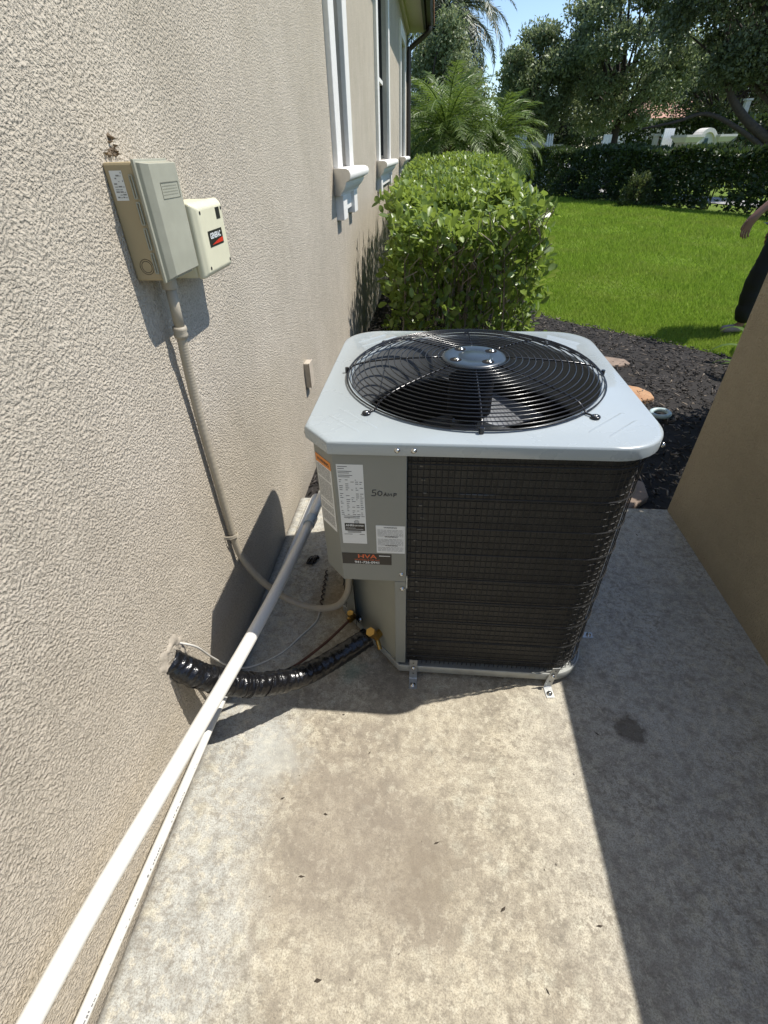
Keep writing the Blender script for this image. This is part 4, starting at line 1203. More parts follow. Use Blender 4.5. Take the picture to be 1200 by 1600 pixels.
def hedge_points(x0, x1, y0, y1, z0, z1f, n, depth=0.16, faces=('top', 'front', 'right', 'left'), weights=None, lum=1.0):
    """points in the outer shell of a clipped hedge; z1f(x,y) gives its top"""
    pts = np.zeros((n, 3)); nr = np.zeros((n, 3))
    fsel = rng.choice(len(faces), n, p=weights)
    u = rng.random(n); v = rng.random(n); d = np.abs(rng.normal(0, depth * .55, n)) - 0.03
    for i, f in enumerate(faces):
        k = fsel == i
        if f == 'top':
            X = x0 + (x1 - x0) * u[k]; Y = y0 + (y1 - y0) * v[k]; pts[k] = np.stack([X, Y, z1f(X, Y) - d[k]], 1); nr[k] = (0, 0, 1)
        elif f in ('front', 'back'):
            X = x0 + (x1 - x0) * u[k]; yy = y0 if f == 'front' else y1; sg = 1 if f == 'front' else -1
            Y = np.full(k.sum(), yy) + sg * d[k]; top = z1f(X, Y)
            pts[k] = np.stack([X, Y, z0 + (top - z0) * v[k] ** .8], 1); nr[k] = (0, -sg, 0.25)
        else:
            Y = y0 + (y1 - y0) * u[k]; xx = x1 if f == 'right' else x0; sg = -1 if f == 'right' else 1
            X = np.full(k.sum(), xx) + sg * d[k]; top = z1f(X, Y)
            pts[k] = np.stack([X, Y, z0 + (top - z0) * v[k] ** .8], 1); nr[k] = (-sg, 0, 0.25)
    # lumps: push the surface in and out
    lump = 0.08 * np.sin(pts[:, 0] * 9 + 1) * np.cos(pts[:, 1] * 7) + 0.06 * np.sin(pts[:, 2] * 11 + pts[:, 0] * 5) + 0.03 * np.sin(pts[:, 1] * 17 + pts[:, 0] * 13)
    pts += nr * lump[:, None] * lum
    pts[:, 2] -= np.where(nr[:, 2] > .9, .05, 0)
    return pts, nr

def stems(mb, x0, x1, y0, y1, ztop, n, r=0.006):
    for k in range(n):
        x = rs.uniform(x0, x1); y = rs.uniform(y0, y1)
        bx, by = x + rs.uniform(-.1, .1), y + rs.uniform(-.1, .1)
        mb.tube(bez([(bx, by, -0.06), ((x + bx) / 2 + rs.uniform(-.05, .05), (y + by) / 2, ztop * .4), (x, y, ztop * rs.uniform(.75, .98))], 3), [r * 1.4, r * 1.2, r * 1.1, r, r, r * .8, r * .5], 5)

# --- near shrub of the hedge beside the house
sh = tag(empty("near_shrub", (0.9, 4.9, -.05)), "near clipped shrub with large glossy leaves just behind the air conditioner", "shrub")
def sbb(mb): mb.v = [(x - .9, y - 4.9, z + .05) for x, y, z in mb.v]; return mb
def near_top(X, Y): return 1.06 + 0.06 * np.clip((Y - 4.3) / 0.8, 0, 1) + 0.05 * np.sin(X * 6) - 0.10 * np.clip((0.40 - X) / .12, 0, 1) - .03 * np.clip((X - 1.4) / .12, 0, 1) ** 2
P, Nn = hedge_points(0.33, 1.52, 4.30, 5.45, 0.0, near_top, 4600, 0.30, ('top', 'front', 'right', 'left'), [.40, .27, .21, .12], 1.05)
tp_ = (Nn[:, 2:3] > .9)
dirs = np.where(tp_, .25, 1.0) * Nn * rng.uniform(.2, 1.0, (len(P), 1)) + np.where(tp_, np.array([[0, -.12, .15]]), np.array([[0, -.12, .55]])) + rng.normal(0, .6, P.shape)
R_ = orient(dirs, Nn * .8 + np.array([0.15, -.1, .6]), .45)
Sz = rng.uniform(.048, .105, len(P))
# the 300 leaves nearest to the viewer's side become parts of their own
key = P[:, 1] - 0.35 * P[:, 2] + rng.uniform(0, .25, len(P)) - Sz * 2.5
key[P[:, 2] < 0.28] += 5
order = np.argsort(key); own, rest = order[:300], order[300:]
off_ = np.array([-.9, -4.9, .05])
o = scatter("leaf_mass", leafT, leafF, P[rest] + off_, R_[rest], Sz[rest], M_leaf, sh); o["kind"] = "stuff"
variants = []
for q in range(4):
    TT = leafT.copy(); TT[:, 2] += (q - 1.5) * .10 * leafT[:, 1] ** 2; TT[:, 0] *= 0.9 + .08 * q
    me = fast_mesh("leaf", TT, leafF); me.materials.append(M_leafobj); variants.append(me)
for i, idx in enumerate(own):
    ob = bpy.data.objects.new("leaf", variants[i % 4]); COL.objects.link(ob); ob.parent = sh
    Mx_ = Matrix([list(map(float, row)) for row in R_[idx]]).to_4x4()
    ob.matrix_local = Matrix.Translation(Vector((P[idx] + off_).tolist())) @ Mx_ @ Matrix.Scale(float(Sz[idx]), 4)
mb = MB(); stems(mb, 0.4, 1.48, 4.36, 5.25, 1.1, 60, 0.0065)
sbb(mb).build("stems", M_twig, sh)["kind"] = "stuff"
mb = MB()    # straggling shoots that stick out of the face
for k in range(60):
    x = rs.uniform(.4, 1.55); z = rs.uniform(.25, 1.05)
    mb.tube(bez([(x, 4.45, z - .12), (x + rs.uniform(-.05, .08), 4.32, z), (x + rs.uniform(-.08, .14), 4.24, z + .10)], 3), .0035, 4)
sbb(mb).build("twigs", M_twig, sh)["kind"] = "stuff"

# --- long hedge further along the wall
lh = tag(empty("long_hedge", (0.9, 9.5, -.05)), "long bright green clipped hedge running along the house wall under the windows", "hedge")
def far_top(X, Y): return 1.13 + 0.24 * np.clip((Y - 5.3) / 5.5, 0, 1) + .03 * np.sin(X * 8 + Y * 2) + .02 * np.sin(Y * 5) - .06 * np.clip((.30 - X) / .15, 0, 1) - .05 * np.clip((X - 1.3) / .2, 0, 1) ** 2 + .035 * np.sin(X * 13 + Y * 9)
P, Nn = hedge_points(0.29, 1.50, 5.25, 13.6, 0.1, far_top, 40000, 0.15, ('top', 'front', 'right', 'left'), [.52, .10, .28, .10], .45)
P[:, 0] += (P[:, 1] - 5.25) * .058 * (P[:, 0] - .3) / 1.2
tp_ = (Nn[:, 2:3] > .9)
dirs = np.where(tp_, .25, 1.0) * Nn * rng.uniform(.2, 1.0, (len(P), 1)) + np.where(tp_, np.array([[0, -.12, .15]]), np.array([[0, -.12, .55]])) + rng.normal(0, .6, P.shape)
o = scatter("foliage", leafT, leafF, P + np.array([-.9, -9.5, .05]), orient(dirs, Nn * .8 + np.array([0.15, -.1, .6]), .45), rng.uniform(.045, .085, len(P)), M_leaf, lh); o["kind"] = "stuff"
mb = MB(); stems(mb, 0.45, 1.35, 5.4, 13.4, 1.25, 90, 0.007)
mb.v = [(x - .9, y - 9.5, z + .05) for x, y, z in mb.v]; mb.build("stems", M_twig, lh)["kind"] = "stuff"

# --- unseen shrub added behind the garden wall to shade mulch and slab; strap-leaved plants
s2 = tag(empty("shade_shrub", (3.1, 2.85, -.05)), "unseen dense shrub added behind the brown garden wall for its shade", "shrub")
P, Nn = hedge_points(2.74, 3.6, 2.26, 3.42, 0.0, lambda X, Y: 1.28 + .05 * np.sin(X * 9 + Y * 7), 7000, 0.22, ('top', 'front', 'right', 'left', 'back'), [.25, .17, .2, .2, .18])
xm = 2.16 + .60 * np.clip(P[:, 1] - 2.2, 0, 2)
P[:, 0] = xm + (P[:, 0] - 2.70) / .92 * (3.6 - xm)  # wedge outline keeps it out of view while its shadow reaches the slab
dirs = Nn * .4 + np.array([0.3, 0, .5]) + rng.normal(0, .4, P.shape)
o = scatter("foliage", leafT, leafF, P + np.array([-3.1, -2.85, .05]), orient(dirs, Nn + np.array([0, 0, .5])), rng.uniform(.06, .10, len(P)), M_leaf, s2); o["kind"] = "stuff"
mb = MB(); stems(mb, 2.85, 3.5, 2.5, 3.3, 1.2, 24, .008); mb.v = [(x - 3.1, y - 2.85, z + .05) for x, y, z in mb.v]; mb.build("stems", M_twig, s2)["kind"] = "stuff"

def strap_plant(x, y, label, seed, n=9, L0=.75):
    r_ = random.Random(seed); root = tag(empty("strap_leaf_plant", (x, y, -.05)), label, "plant", "strap leaved plants behind the garden wall")
    for k in range(n):
        a = r_.uniform(0, 6.28); L = L0 * r_.uniform(.75, 1.15); wd = r_.uniform(.022, .036)
        el = r_.uniform(.7, 1.25); vs = []; NS = 9
        px, pz, e = 0.02, 0.0, el
        for i in range(NS):
            q = i / (NS - 1); hw_ = wd * (0.45 + 1.1 * q) * (1 - q ** 3) + .001
            c, s_ = math.cos(a), math.sin(a)
            for sg in (-1, 0, 1):
                vs.append((px * c - sg * hw_ * s_, px * s_ + sg * hw_ * c, pz + (0.3 * hw_ if sg else 0)))
            px += math.cos(e) * L / NS; pz += math.sin(e) * L / NS; e -= .22 + .10 * q
        fs = []
        for i in range(NS - 1):
            for j in (0, 1): fs.append((i * 3 + j, i * 3 + j + 1, i * 3 + j + 4, i * 3 + j + 3))
        MB().add(vs, fs).build("leaf", M_strap, root, smooth=True)
strap_plant(3.52, 4.42, "strap leaved plant at the lawn edge in front of the person's leg", 5, 12, .62)
strap_plant(3.22, 3.95, "smaller strap leaved plant in the mulch close behind the garden wall", 8, 8, .42)

# ================================================================ GRASS
NG = 330000
yy = 3.6 * (28 / 3.6) ** rng.random(NG)
xx = rng.uniform(0, 1, NG) * (yy * 0.62 + 1.2) + 1.6
lawn_poly = [(1.86, 6.2), (2.02, 5.84), (2.58, 5.34), (3.33, 4.64), (4.2, 3.78), (6, 3.0), (14, 3), (14, 8.5), (9.3, 15.0), (7.06, 18.9), (5.29, 24.9), (3.0, 30), (1.9, 30), (1.86, 14)]
k = inside(lawn_poly, xx, yy); xx, yy = xx[k], yy[k]
n = len(xx)
dist = np.sqrt((xx - .67) ** 2 + yy ** 2)
hh = (0.030 + 0.022 * rng.random(n)) * np.clip(dist / 6, .9, 2.0); ww = (0.0032 + .0012 * rng.random(n)) * np.clip(dist / 5, 1, 3.5)
az = rng.uniform(0, 2 * np.pi, n); lx, ly = rng.normal(0, .45, n) * hh, rng.normal(0, .45, n) * hh
base = np.stack([xx, yy, np.full(n, -0.074)], 1)
hh *= 1 - .45 * np.clip(np.sin(xx * 2.1 + 1.3) * np.cos(yy * 1.7), 0, 1)
V = np.zeros((n, 3, 3))
V[:, 0] = base + np.stack([np.cos(az) * ww, np.sin(az) * ww, np.zeros(n)], 1)
V[:, 1] = base - np.stack([np.cos(az) * ww, np.sin(az) * ww, np.zeros(n)], 1)
V[:, 2] = base + np.stack([lx, ly, hh], 1)
me = fast_mesh("grass", V.reshape(-1, 3), np.arange(3 * n).reshape(-1, 3))
tag(link("grass", me, M_grass), "sunny bright green lawn grass beyond the mulch bed", "grass", kind="stuff")

# ================================================================ FAR SETTING
HD = Vector((5.29 - 9.09, 24.7 - 15.23, 0)).normalized()     # direction of the far hedge and the road
HN = Vector((HD.y, -HD.x, 0))                                # away from the lawn
H0 = Vector((9.09, 15.23, 0))
def fa(s_, t_, z=0.0):                                      # along hedge, beyond hedge
    p = H0 + HD * s_ + HN * t_; return (p.x, p.y, z)
rd = bpy.data.meshes.new("road")
rd.from_pydata([fa(-80, 16.4, -.06), fa(80, 16.4, -.06), fa(80, 24, -.06), fa(-80, 24, -.06)], [], [(0, 1, 2, 3)])
link("road", rd, M_road)["kind"] = "structure"
kb = MB()
for t0 in (16.2, 24.0):
    a, b, c, d_ = fa(-80, t0), fa(80, t0), fa(80, t0 + .2), fa(-80, t0 + .2)
    kb.prism([a[:2], b[:2], c[:2], d_[:2]], -.12, .06)
kb.build("road_kerb", M_road)["kind"] = "structure"

sw = bpy.data.meshes.new("pavement")
sw.from_pydata([fa(-60, 2.0, -.055), fa(60, 2.0, -.055), fa(60, 3.8, -.055), fa(-60, 3.8, -.055)], [], [(0, 1, 2, 3)])
link("pavement", sw, M_road)["kind"] = "structure"

def far_hedge(s0, s1, name_label, n, top, thick=1.1, hole=None, seed=0, t0=0.0, group="dark boundary hedge behind the lawn", lf=(.09, .17)):
    root = tag(empty("boundary_hedge", fa((s0 + s1) / 2, .6, -.07)), name_label, "hedge", group)
    o0 = np.array(fa((s0 + s1) / 2, .6, -.07))
    u = rng.uniform(s0, s1, n); f = rng.random(n); v = rng.random(n)
    tt = np.where(f < .62, np.abs(rng.normal(0, .16, n)), rng.uniform(0, thick, n))
    lump = .12 * np.sin(u * 2.3 + seed) + .07 * np.sin(u * 5.1)
    topz = top + .06 * np.sin(u * 1.7 + seed) + .04 * np.sin(u * 4.3) 
    z = np.where(f < .62, v ** .85 * topz, topz - np.abs(rng.normal(0, .07, n)))
    tt = tt + lump * .6 + .08 * np.sin(z * 6 + u * 3) + .25 * np.clip(.25 - z, 0, .25)
    if hole:
        hs, hw_, hz = hole
        k = ~((np.abs(u - hs) < hw_) & (z < hz) & (z > .0) & (rng.random(n) < .93)); u, tt, z = u[k], tt[k], z[k]
    pts = np.array(H0)[None] + np.array(HD)[None] * u[:, None] + np.array(HN)[None] * (tt + t0)[:, None]; pts[:, 2] = z - .07
    nrm = np.where((tt < .35)[:, None], -np.array(HN)[None], np.array([[0, 0, 1.0]]))
    dirs = nrm * .6 + np.array([0, 0, .4]) + rng.normal(0, .6, pts.shape)
    o = scatter("foliage", lowT, lowF, pts - o0, orient(dirs, nrm + np.array([0, 0, .4])), rng.uniform(lf[0], lf[1], len(pts)), M_darkleaf, root); o["kind"] = "stuff"
    mb = MB()
    for k in range(int((s1 - s0) * 2.5)):
        s_ = rs.uniform(s0, s1)
        if hole and abs(s_ - hole[0]) < hole[1]: continue
        t_ = rs.uniform(.3, .8) + t0; a = Vector(fa(s_, t_, -.1)) - Vector(o0.tolist()); b = Vector(fa(s_ + rs.uniform(-.2, .2), t_, top * .9)) - Vector(o0.tolist())
        mb.tube([a, b], .02, 5)
    mb.build("stems", M_bark, root)["kind"] = "stuff"
far_hedge(-9.0, 2.2, "right stretch of dark boundary hedge with a gap near the ground", 26000, 1.36, hole=(1.55, .42, .52), seed=1)
far_hedge(2.2, 6.2, "middle stretch of dark boundary hedge behind the small pale bush", 11000, 1.42, seed=4)
far_hedge(6.2, 15.5, "left stretch of dark boundary hedge beside the low palms", 18000, 1.44, seed=8)

far_hedge(-22, 26, "tall dark hedge far behind the monument signs along the road", 26000, 2.5, 2.0, seed=14, t0=13.0, group="hedge along the road", lf=(.18, .34))

def bush(x, y, rx, h, n, mat, label, size=(.07, .13)):
    root = tag(empty("round_bush", (x, y, -.07)), label, "bush")
    d_ = rng.normal(0, 1, (n, 3)); d_ /= np.linalg.norm(d_, axis=1, keepdims=True); d_[:, 2] = np.abs(d_[:, 2])
    rad = 1 - np.abs(rng.normal(0, .16, n)); lump = 1 + .12 * np.sin(d_[:, 0] * 7 + d_[:, 2] * 5) + .08 * np.sin(d_[:, 1] * 11)
    p_ = d_ * (rad * lump)[:, None] * np.array([rx, rx, h])
    o = scatter("foliage", lowT, lowF, p_, orient(d_ + rng.normal(0, .5, d_.shape), d_), rng.uniform(*size, n), mat, root); o["kind"] = "stuff"
    mb = MB()
    for k in range(9): mb.tube([(rs.uniform(-.05, .05), rs.uniform(-.05, .05), -.03), (rs.uniform(-.6, .6) * rx, rs.uniform(-.6, .6) * rx, h * .8)], .012, 5)
    mb.build("stems", M_bark, root)["kind"] = "stuff"
bush(7.05, 18.75, .42, .85, 1500, M_paleoak, "small pale olive bush in front of the dark boundary hedge")
bush(6.1, 21.0, .38, .55, 900, M_darkleaf, "low dark bush left of the pale olive bush")
bush(5.65, 22.9, .50, .85, 1200, M_darkleaf, "dark rounded bush at the left end of the lawn's back edge")

# ---- trees
def tree(name, base, height, crown, label, mat, nclump, perclump, leaf=(.10, .2), trunk_r=.16, lean=(0, 0), weep=0.0, seed=0, clump_r=.5, group="shade trees along the road", extra=None):
    r_ = random.Random(seed); g_ = np.random.default_rng(seed + 100)
    root = tag(empty(name, base), label, "tree", group)
    B = Vector(base)
    cx, cy, cz, rx, ry, rz_ = crown          # relative to base
    fork = Vector((lean[0] * .5, lean[1] * .5, height * .30))
    mb = MB()
    mb.tube(bez([(0, 0, -.15), (lean[0] * .2, lean[1] * .2, height * .15), fork], 5), [trunk_r * (1.25 - .45 * i / 10) for i in range(11)], 9)
    C_ = []
    while len(C_) < nclump:
        d_ = Vector((r_.gauss(0, 1), r_.gauss(0, 1), r_.gauss(0, 1))).normalized(); q = r_.uniform(.45, 1.0) ** .6
        p_ = Vector((cx + d_.x * q * rx, cy + d_.y * q * ry, cz + d_.z * q * rz_))
        if p_.z > .9: C_.append(p_)
    for i, c in enumerate(C_):
        if i < 26:
            mid = fork.lerp(c, .5) + Vector((r_.uniform(-.4, .4), r_.uniform(-.4, .4), r_.uniform(-.1, .5)))
            pts = bez([fork, mid, c], 5); r0 = trunk_r * (.55 if i < 7 else .30)
            mb.tube(pts, [r0 * (1 - .85 * k / 10) + .008 for k in range(len(pts))], 6)
    if extra:
        for e, r0 in extra:
            pts = bez(e, 5); mb.tube(pts, [r0 * (1 - .7 * k / len(pts)) for k in range(len(pts))], 7)
    mb.build("trunk", M_bark, root, smooth=True)
    Cn = np.array([list(c) for c in C_])
    ci = g_.integers(0, nclump, nclump * perclump); n_ = len(ci)
    csz = g_.uniform(.6, 1.35, nclump) * clump_r
    o_ = g_.normal(0, 1, (n_, 3)); o_ /= np.linalg.norm(o_, axis=1, keepdims=True); o_ *= (g_.random(n_) ** .5)[:, None]
    pos_ = Cn[ci] + o_ * csz[ci][:, None] * np.array([1.15, 1.15, .75])
    pos_[:, 2] -= weep * g_.random(n_) ** 2
    dirs = o_ * .6 + g_.normal(0, .6, (n_, 3)) + np.array([0, 0, .15 - weep * .8])
    o = scatter("crown", lowT, lowF, pos_, orient(dirs, o_ + np.array([0, 0, .6])), g_.uniform(leaf[0], leaf[1], n_), mat, root)
    return root
TREES = []
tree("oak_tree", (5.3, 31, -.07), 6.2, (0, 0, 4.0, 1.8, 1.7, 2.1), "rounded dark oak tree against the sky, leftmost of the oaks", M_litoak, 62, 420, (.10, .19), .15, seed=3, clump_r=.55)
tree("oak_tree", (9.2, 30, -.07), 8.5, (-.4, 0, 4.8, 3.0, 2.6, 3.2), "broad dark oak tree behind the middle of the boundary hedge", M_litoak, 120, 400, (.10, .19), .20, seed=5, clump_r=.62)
tree("oak_tree", (12.3, 22, -.07), 8.0, (-1.6, .4, 5.4, 3.2, 2.4, 2.4), "spreading oak tree at the right with a low forked limb", M_oakleaf, 130, 430, (.09, .17), .22, lean=(-.4, 0), seed=9, clump_r=.6,
     extra=[([(-.2, 0, 1.6), (-1.2, 0, 2.2), (-2.0, 0, 2.95), (-2.5, 0, 4.0), (-2.7, 0, 4.8)], .16), ([(-.1, 0, 1.3), (-1.4, -.1, 1.95), (-2.6, -.2, 2.35), (-3.6, -.3, 2.15), (-4.6, -.3, 2.0)], .09)])
tree("oak_tree", (16.5, 36, -.07), 7.5, (-.6, 0, 4.2, 3.2, 2.2, 2.2), "sunlit paler oak tree beyond the white monument sign", M_paleoak, 60, 330, (.12, .22), .18, seed=13, clump_r=.7)
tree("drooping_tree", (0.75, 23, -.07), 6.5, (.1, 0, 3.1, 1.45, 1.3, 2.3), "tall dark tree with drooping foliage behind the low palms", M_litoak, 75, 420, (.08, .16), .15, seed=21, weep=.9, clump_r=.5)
tree("oak_tree", (8.6, 40, -.07), 7.0, (0, 0, 3.6, 3.6, 2.2, 2.4), "distant oak tree seen between the two nearer dark oaks", M_oakleaf, 70, 330, (.14, .26), .2, seed=33, clump_r=.8)
tree("oak_tree", (22, 44, -.07), 9.0, (0, 0, 5.0, 5.0, 3.0, 3.4), "large distant oak tree behind the pink roofed house", M_oakleaf, 80, 330, (.18, .32), .25, seed=41, clump_r=1.0)

# ---- palms: each frond a part (rachis with leaflets)
def frond_mesh(L, droop, seed, leaflets=34, lw=.02, ll=.32, el=.9):
    r_ = random.Random(seed); vs, fs = [], []
    pts = []; px, pz, e = 0.0, 0.0, el
    NS = 14
    for i in range(NS + 1):
        pts.append(Vector((px, 0, pz))); px += math.cos(e) * L / NS; pz += math.sin(e) * L / NS; e -= droop / NS * (0.5 + 1.2 * i / NS)
    mb = MB(); mb.tube(pts, [.018 * L * (1 - .85 * i / NS) * .6 + .003 for i in range(NS + 1)], 4)
    for k in range(leaflets):
        q = .14 + .86 * k / leaflets; i = min(NS - 1, int(q * NS)); p_ = pts[i].lerp(pts[i + 1], q * NS - i); t_ = (pts[i + 1] - pts[i]).normalized()
        l_ = ll * math.sin(math.pi * (.12 + .80 * q)) * r_.uniform(.65, 1.2)
        for sg in (-1, 1):
            d_ = (t_ * r_.uniform(.45, 1.0) + Vector((0, sg, 0)) * 1.0 + Vector((0, 0, r_.uniform(-.65, .25)))).normalized()
            w_ = t_ * lw
            tip = p_ + d_ * l_ + Vector((0, 0, -.30 * l_ * r_.random()))
            mid = p_ + d_ * l_ * .55
            mb.add([p_ - w_ * .5, p_ + w_ * .5, mid + w_ * .6, mid - w_ * .6, tip], [(0, 1, 2, 3), (3, 2, 4)])
    me = bpy.data.meshes.new("frond"); me.from_pydata(mb.v, [], mb.f); me.update()
    return me
def palm(name, loc, trunk_h, trunk_r, n, L, label, mat, seed, el=(0.1, 1.3), droop=1.6, ll=.32, lw=.02, dry=0, leaflets=52, group=None, lean=(0, 0)):
    r_ = random.Random(seed); root = tag(empty(name, loc), label, "palm", group)
    mb = MB(); pts = []; rad = []
    for i in range(26):
        q = i / 25; pts.append((lean[0] * q * q, lean[1] * q * q, -.1 + (trunk_h + .1) * q)); rad.append(trunk_r * (1.15 - .25 * q) * (1 + .08 * (i % 2)))
    mb.tube(pts, rad, 10); mb.build("trunk", M_bark, root)
    ms = [frond_mesh(L * (.85 + .1 * q), droop * (.8 + .15 * q), seed * 10 + q, leaflets, lw, ll, 0.0) for q in range(4)]
    for m_ in ms: m_.materials.append(mat)
    md = frond_mesh(L * .8, .9, seed * 10 + 7, leaflets, lw, ll * .7, 0.0); md.materials.append(M_dryfrond)
    for k in range(n + dry):
        isdry = k >= n
        a = 2.39996 * k + r_.uniform(-.2, .2); e = el[0] + (el[1] - el[0]) * (1 - (k / max(1, n)) ** .8) if not isdry else r_.uniform(-1.25, -.75)
        ob = bpy.data.objects.new("dry_frond" if isdry else "frond", md if isdry else ms[k % 4]); COL.objects.link(ob); ob.parent = root
        ob.location = (lean[0], lean[1], trunk_h - (.12 if isdry else .03 * r_.random())); ob.rotation_euler = (r_.uniform(-.15, .15), -e, a)
palm("low_palm", (0.95, 16.6, -.07), 2.0, .085, 54, 1.8, "low palm with arching green fronds just past the house corner", M_frond, 2, (-.5, 1.45), 1.2, .42, .015, 7)
palm("low_palm", (2.3, 17.2, -.07), 1.75, .085, 50, 1.6, "low palm with some dry orange fronds, right of the other low palm", M_frond, 4, (-.6, 1.4), 1.35, .42, .015, 14)
palm("low_palm", (0.25, 18.2, -.07), 1.7, .08, 26, 1.4, "small palm half hidden behind the house corner and downspout", M_frond, 6, (-.4, 1.4), 1.2, .40, .015, 3)
palm("tall_palm", (0.9, 26, -.07), 5.8, .20, 70, 3.1, "tall palm with long drooping grey green fronds above the low palms", M_frondgrey, 8, (-1.15, 1.2), 1.7, .60, .030, 10, 60)

# ---- monument signs
def monument(loc, rz, s_, label, big=True):
    root = tag(empty("monument_sign", loc, rz), label, "sign", "white stucco monument signs by the road")
    # curved-top centre panel
    def arch(w_, h_, z0, n=14):
        return [(-w_, z0), (w_, z0), (w_, h_ * .72)] + [(w_ * .86 * math.cos(math.pi * k / n), h_ * .72 + h_ * .28 * math.sin(math.pi * k / n)) for k in range(n + 1)] + [(-w_, h_ * .72)]
    def ext(poly, y0, y1):
        n_ = len(poly); return MB().add([(x * s_, y0 * s_, z * s_) for x, z in poly] + [(x * s_, y1 * s_, z * s_) for x, z in poly], [tuple(range(n_)), tuple(range(2 * n_ - 1, n_ - 1, -1))] + [(i, n_ + i, n_ + (i + 1) % n_, (i + 1) % n_) for i in range(n_)])
    ext(arch(.62, 1.86, -.1), -.12, .12).build("centre_panel", M_signwhite, root)
    n_ = 14; o_, i_ = [], []
    for k in range(n_ + 1):
        a = math.pi * k / n_
        o_.append((.62 * math.cos(a), 1.40 + .56 * math.sin(a))); i_.append((.50 * math.cos(a), 1.36 + .46 * math.sin(a)))
    mb = MB()
    for k in range(n_):
        q = [o_[k], o_[k + 1], i_[k + 1], i_[k]]
        mb.add([(x * s_, -.2 * s_, z * s_) for x, z in q] + [(x * s_, .2 * s_, z * s_) for x, z in q], [(3, 2, 1, 0), (4, 5, 6, 7), (0, 1, 5, 4), (2, 3, 7, 6)])
    mb.build("arched_cap", M_signwhite, root)
    mb = MB().add([(x * s_, -.135 * s_, z * s_) for x, z in ((-.10, 1.62), (.10, 1.62), (.12, 1.48), (.06, 1.34), (0, 1.28), (-.06, 1.34), (-.12, 1.48))], [(0, 1, 2, 3, 4, 5, 6)])
    if big: mb.build("emblem", M_emblem, root)
    for sg in (-1, 1):
        MB().box(sg * 1.0 * s_ - .38 * s_, sg * 1.0 * s_ + .38 * s_, -.22 * s_, .22 * s_, -.1, 1.52 * s_).build("pier", M_signpanel, root, bevel=.02)
        mb = MB(); mb.frustum((sg * s_ - .40 * s_, sg * s_ + .40 * s_, -.24 * s_, .24 * s_, 1.50 * s_), (sg * s_ - .52 * s_, sg * s_ + .52 * s_, -.36 * s_, .36 * s_, 1.66 * s_))
        mb.box(sg * s_ - .54 * s_, sg * s_ + .54 * s_, -.38 * s_, .38 * s_, 1.661 * s_, 1.74 * s_)
        mb.build("pier_cap", M_signwhite, root)
monument((12.5, 28, -.05), math.radians(30), 1.06, "large white monument sign with arched top behind the boundary hedge")
monument((5.75, 31, -.05), math.radians(35), .96, "small beige monument sign seen left between the dark trees", False)

# ---- white fence pickets and boards between the trunks
def picket_group(loc, rz, n, w_, h_, label, gap=.06, pointed=True):
    root = tag(empty("picket_fence", loc, rz), label, "fence", "white fence pieces beyond the hedge")
    W_ = n * (w_ + gap)
    for k in range(n):
        x0 = -W_ / 2 + k * (w_ + gap)
        pts = [(x0, 0), (x0 + w_, 0), (x0 + w_, h_ - .1), (x0 + w_ / 2, h_ if pointed else h_ - .1), (x0, h_ - .1)]
        n_ = 5; MB().add([(x, -.02, z) for x, z in pts] + [(x, .02, z) for x, z in pts], [tuple(range(5)), tuple(range(9, 4, -1))] + [(i, 5 + i, 5 + (i + 1) % 5, (i + 1) % 5) for i in range(5)]).build("picket", M_white, root)
    for z in (.5, h_ - .4): MB().box(-W_ / 2 - .05, W_ / 2, .021, .05, z, z + .09).build("rail", M_white, root)
picket_group((4.75, 29.6, -.05), .6, 5, .10, 2.12, "white pointed pickets at the far left beside the small monument sign")
picket_group((5.95, 28.6, -.05), .6, 3, .08, 2.05, "three white pickets standing between the left oak's branches")
picket_group((8.35, 28, -.05), .6, 3, .15, 2.05, "white boards showing below the middle oak", .02, False)
picket_group((10.95, 28, -.05), .6, 5, .13, 2.2, "bright white board panel just left of the large monument sign", .01, False)

def garden_post(loc, h_, r, label):
    root = tag(empty("garden_post", loc), label, "post", "pale posts beyond the hedge")
    MB().box(-r, r, -r, r, -.1, h_).build("shaft", M_post, root, bevel=.01); MB().box(-r * 1.4, r * 1.4, -r * 1.4, r * 1.4, h_, h_ + .08).build("cap", M_post, root)
garden_post((10.55, 28.3, -.05), 1.85, .10, "grey post standing left of the white board panel")
garden_post((16.2, 33, -.05), 3.2, .12, "tall pale post right of the large monument sign")
garden_post((18.3, 33, -.05), 2.4, .16, "thick mottled post at the far right beyond the hedge")

# ---- pink roofed house far behind
fh = tag(empty("distant_house", (25.5, 60, -.05)), "distant cream house with pink tiled roof glimpsed through the oaks", "house")
MB().box(-5.5, 5.5, 0, 9, -.1, 3.55).build("wall", M_signwhite, fh)
MB().add([(-6.2, -1.2, 3.5), (6.2, -1.2, 3.5), (6.2, 9.7, 3.5), (-6.2, 9.7, 3.5), (-2.5, 4.2, 6.1), (2.5, 4.2, 6.1)], [(0, 1, 5, 4), (1, 2, 5), (2, 3, 4, 5), (3, 0, 4), (3, 2, 1, 0)]).build("roof", M_pinktile, fh)
for x in (-5.0, -1.75, -.9, 3.0, 5.3): MB().lathe([(.24, -.1), (.24, .2), (.17, .25), (.15, 3.2), (.22, 3.3), (.22, 3.5)], (x, -.95, 0), 14).build("column", M_signwhite, fh, smooth=True)
for x in (-3.6, 1.2, 4.1):
    wn_ = MB().box(x - .6, x + .6, -.03, .05, .9, 2.5).build("window", M_trim, fh); MB().box(x - .5, x + .5, -.05, -.031, 1.0, 2.4).build("pane", M_glass, wn_)
dr = MB().box(-.65, .65, -.04, .06, 0, 2.35).build("door", M_bark, fh)

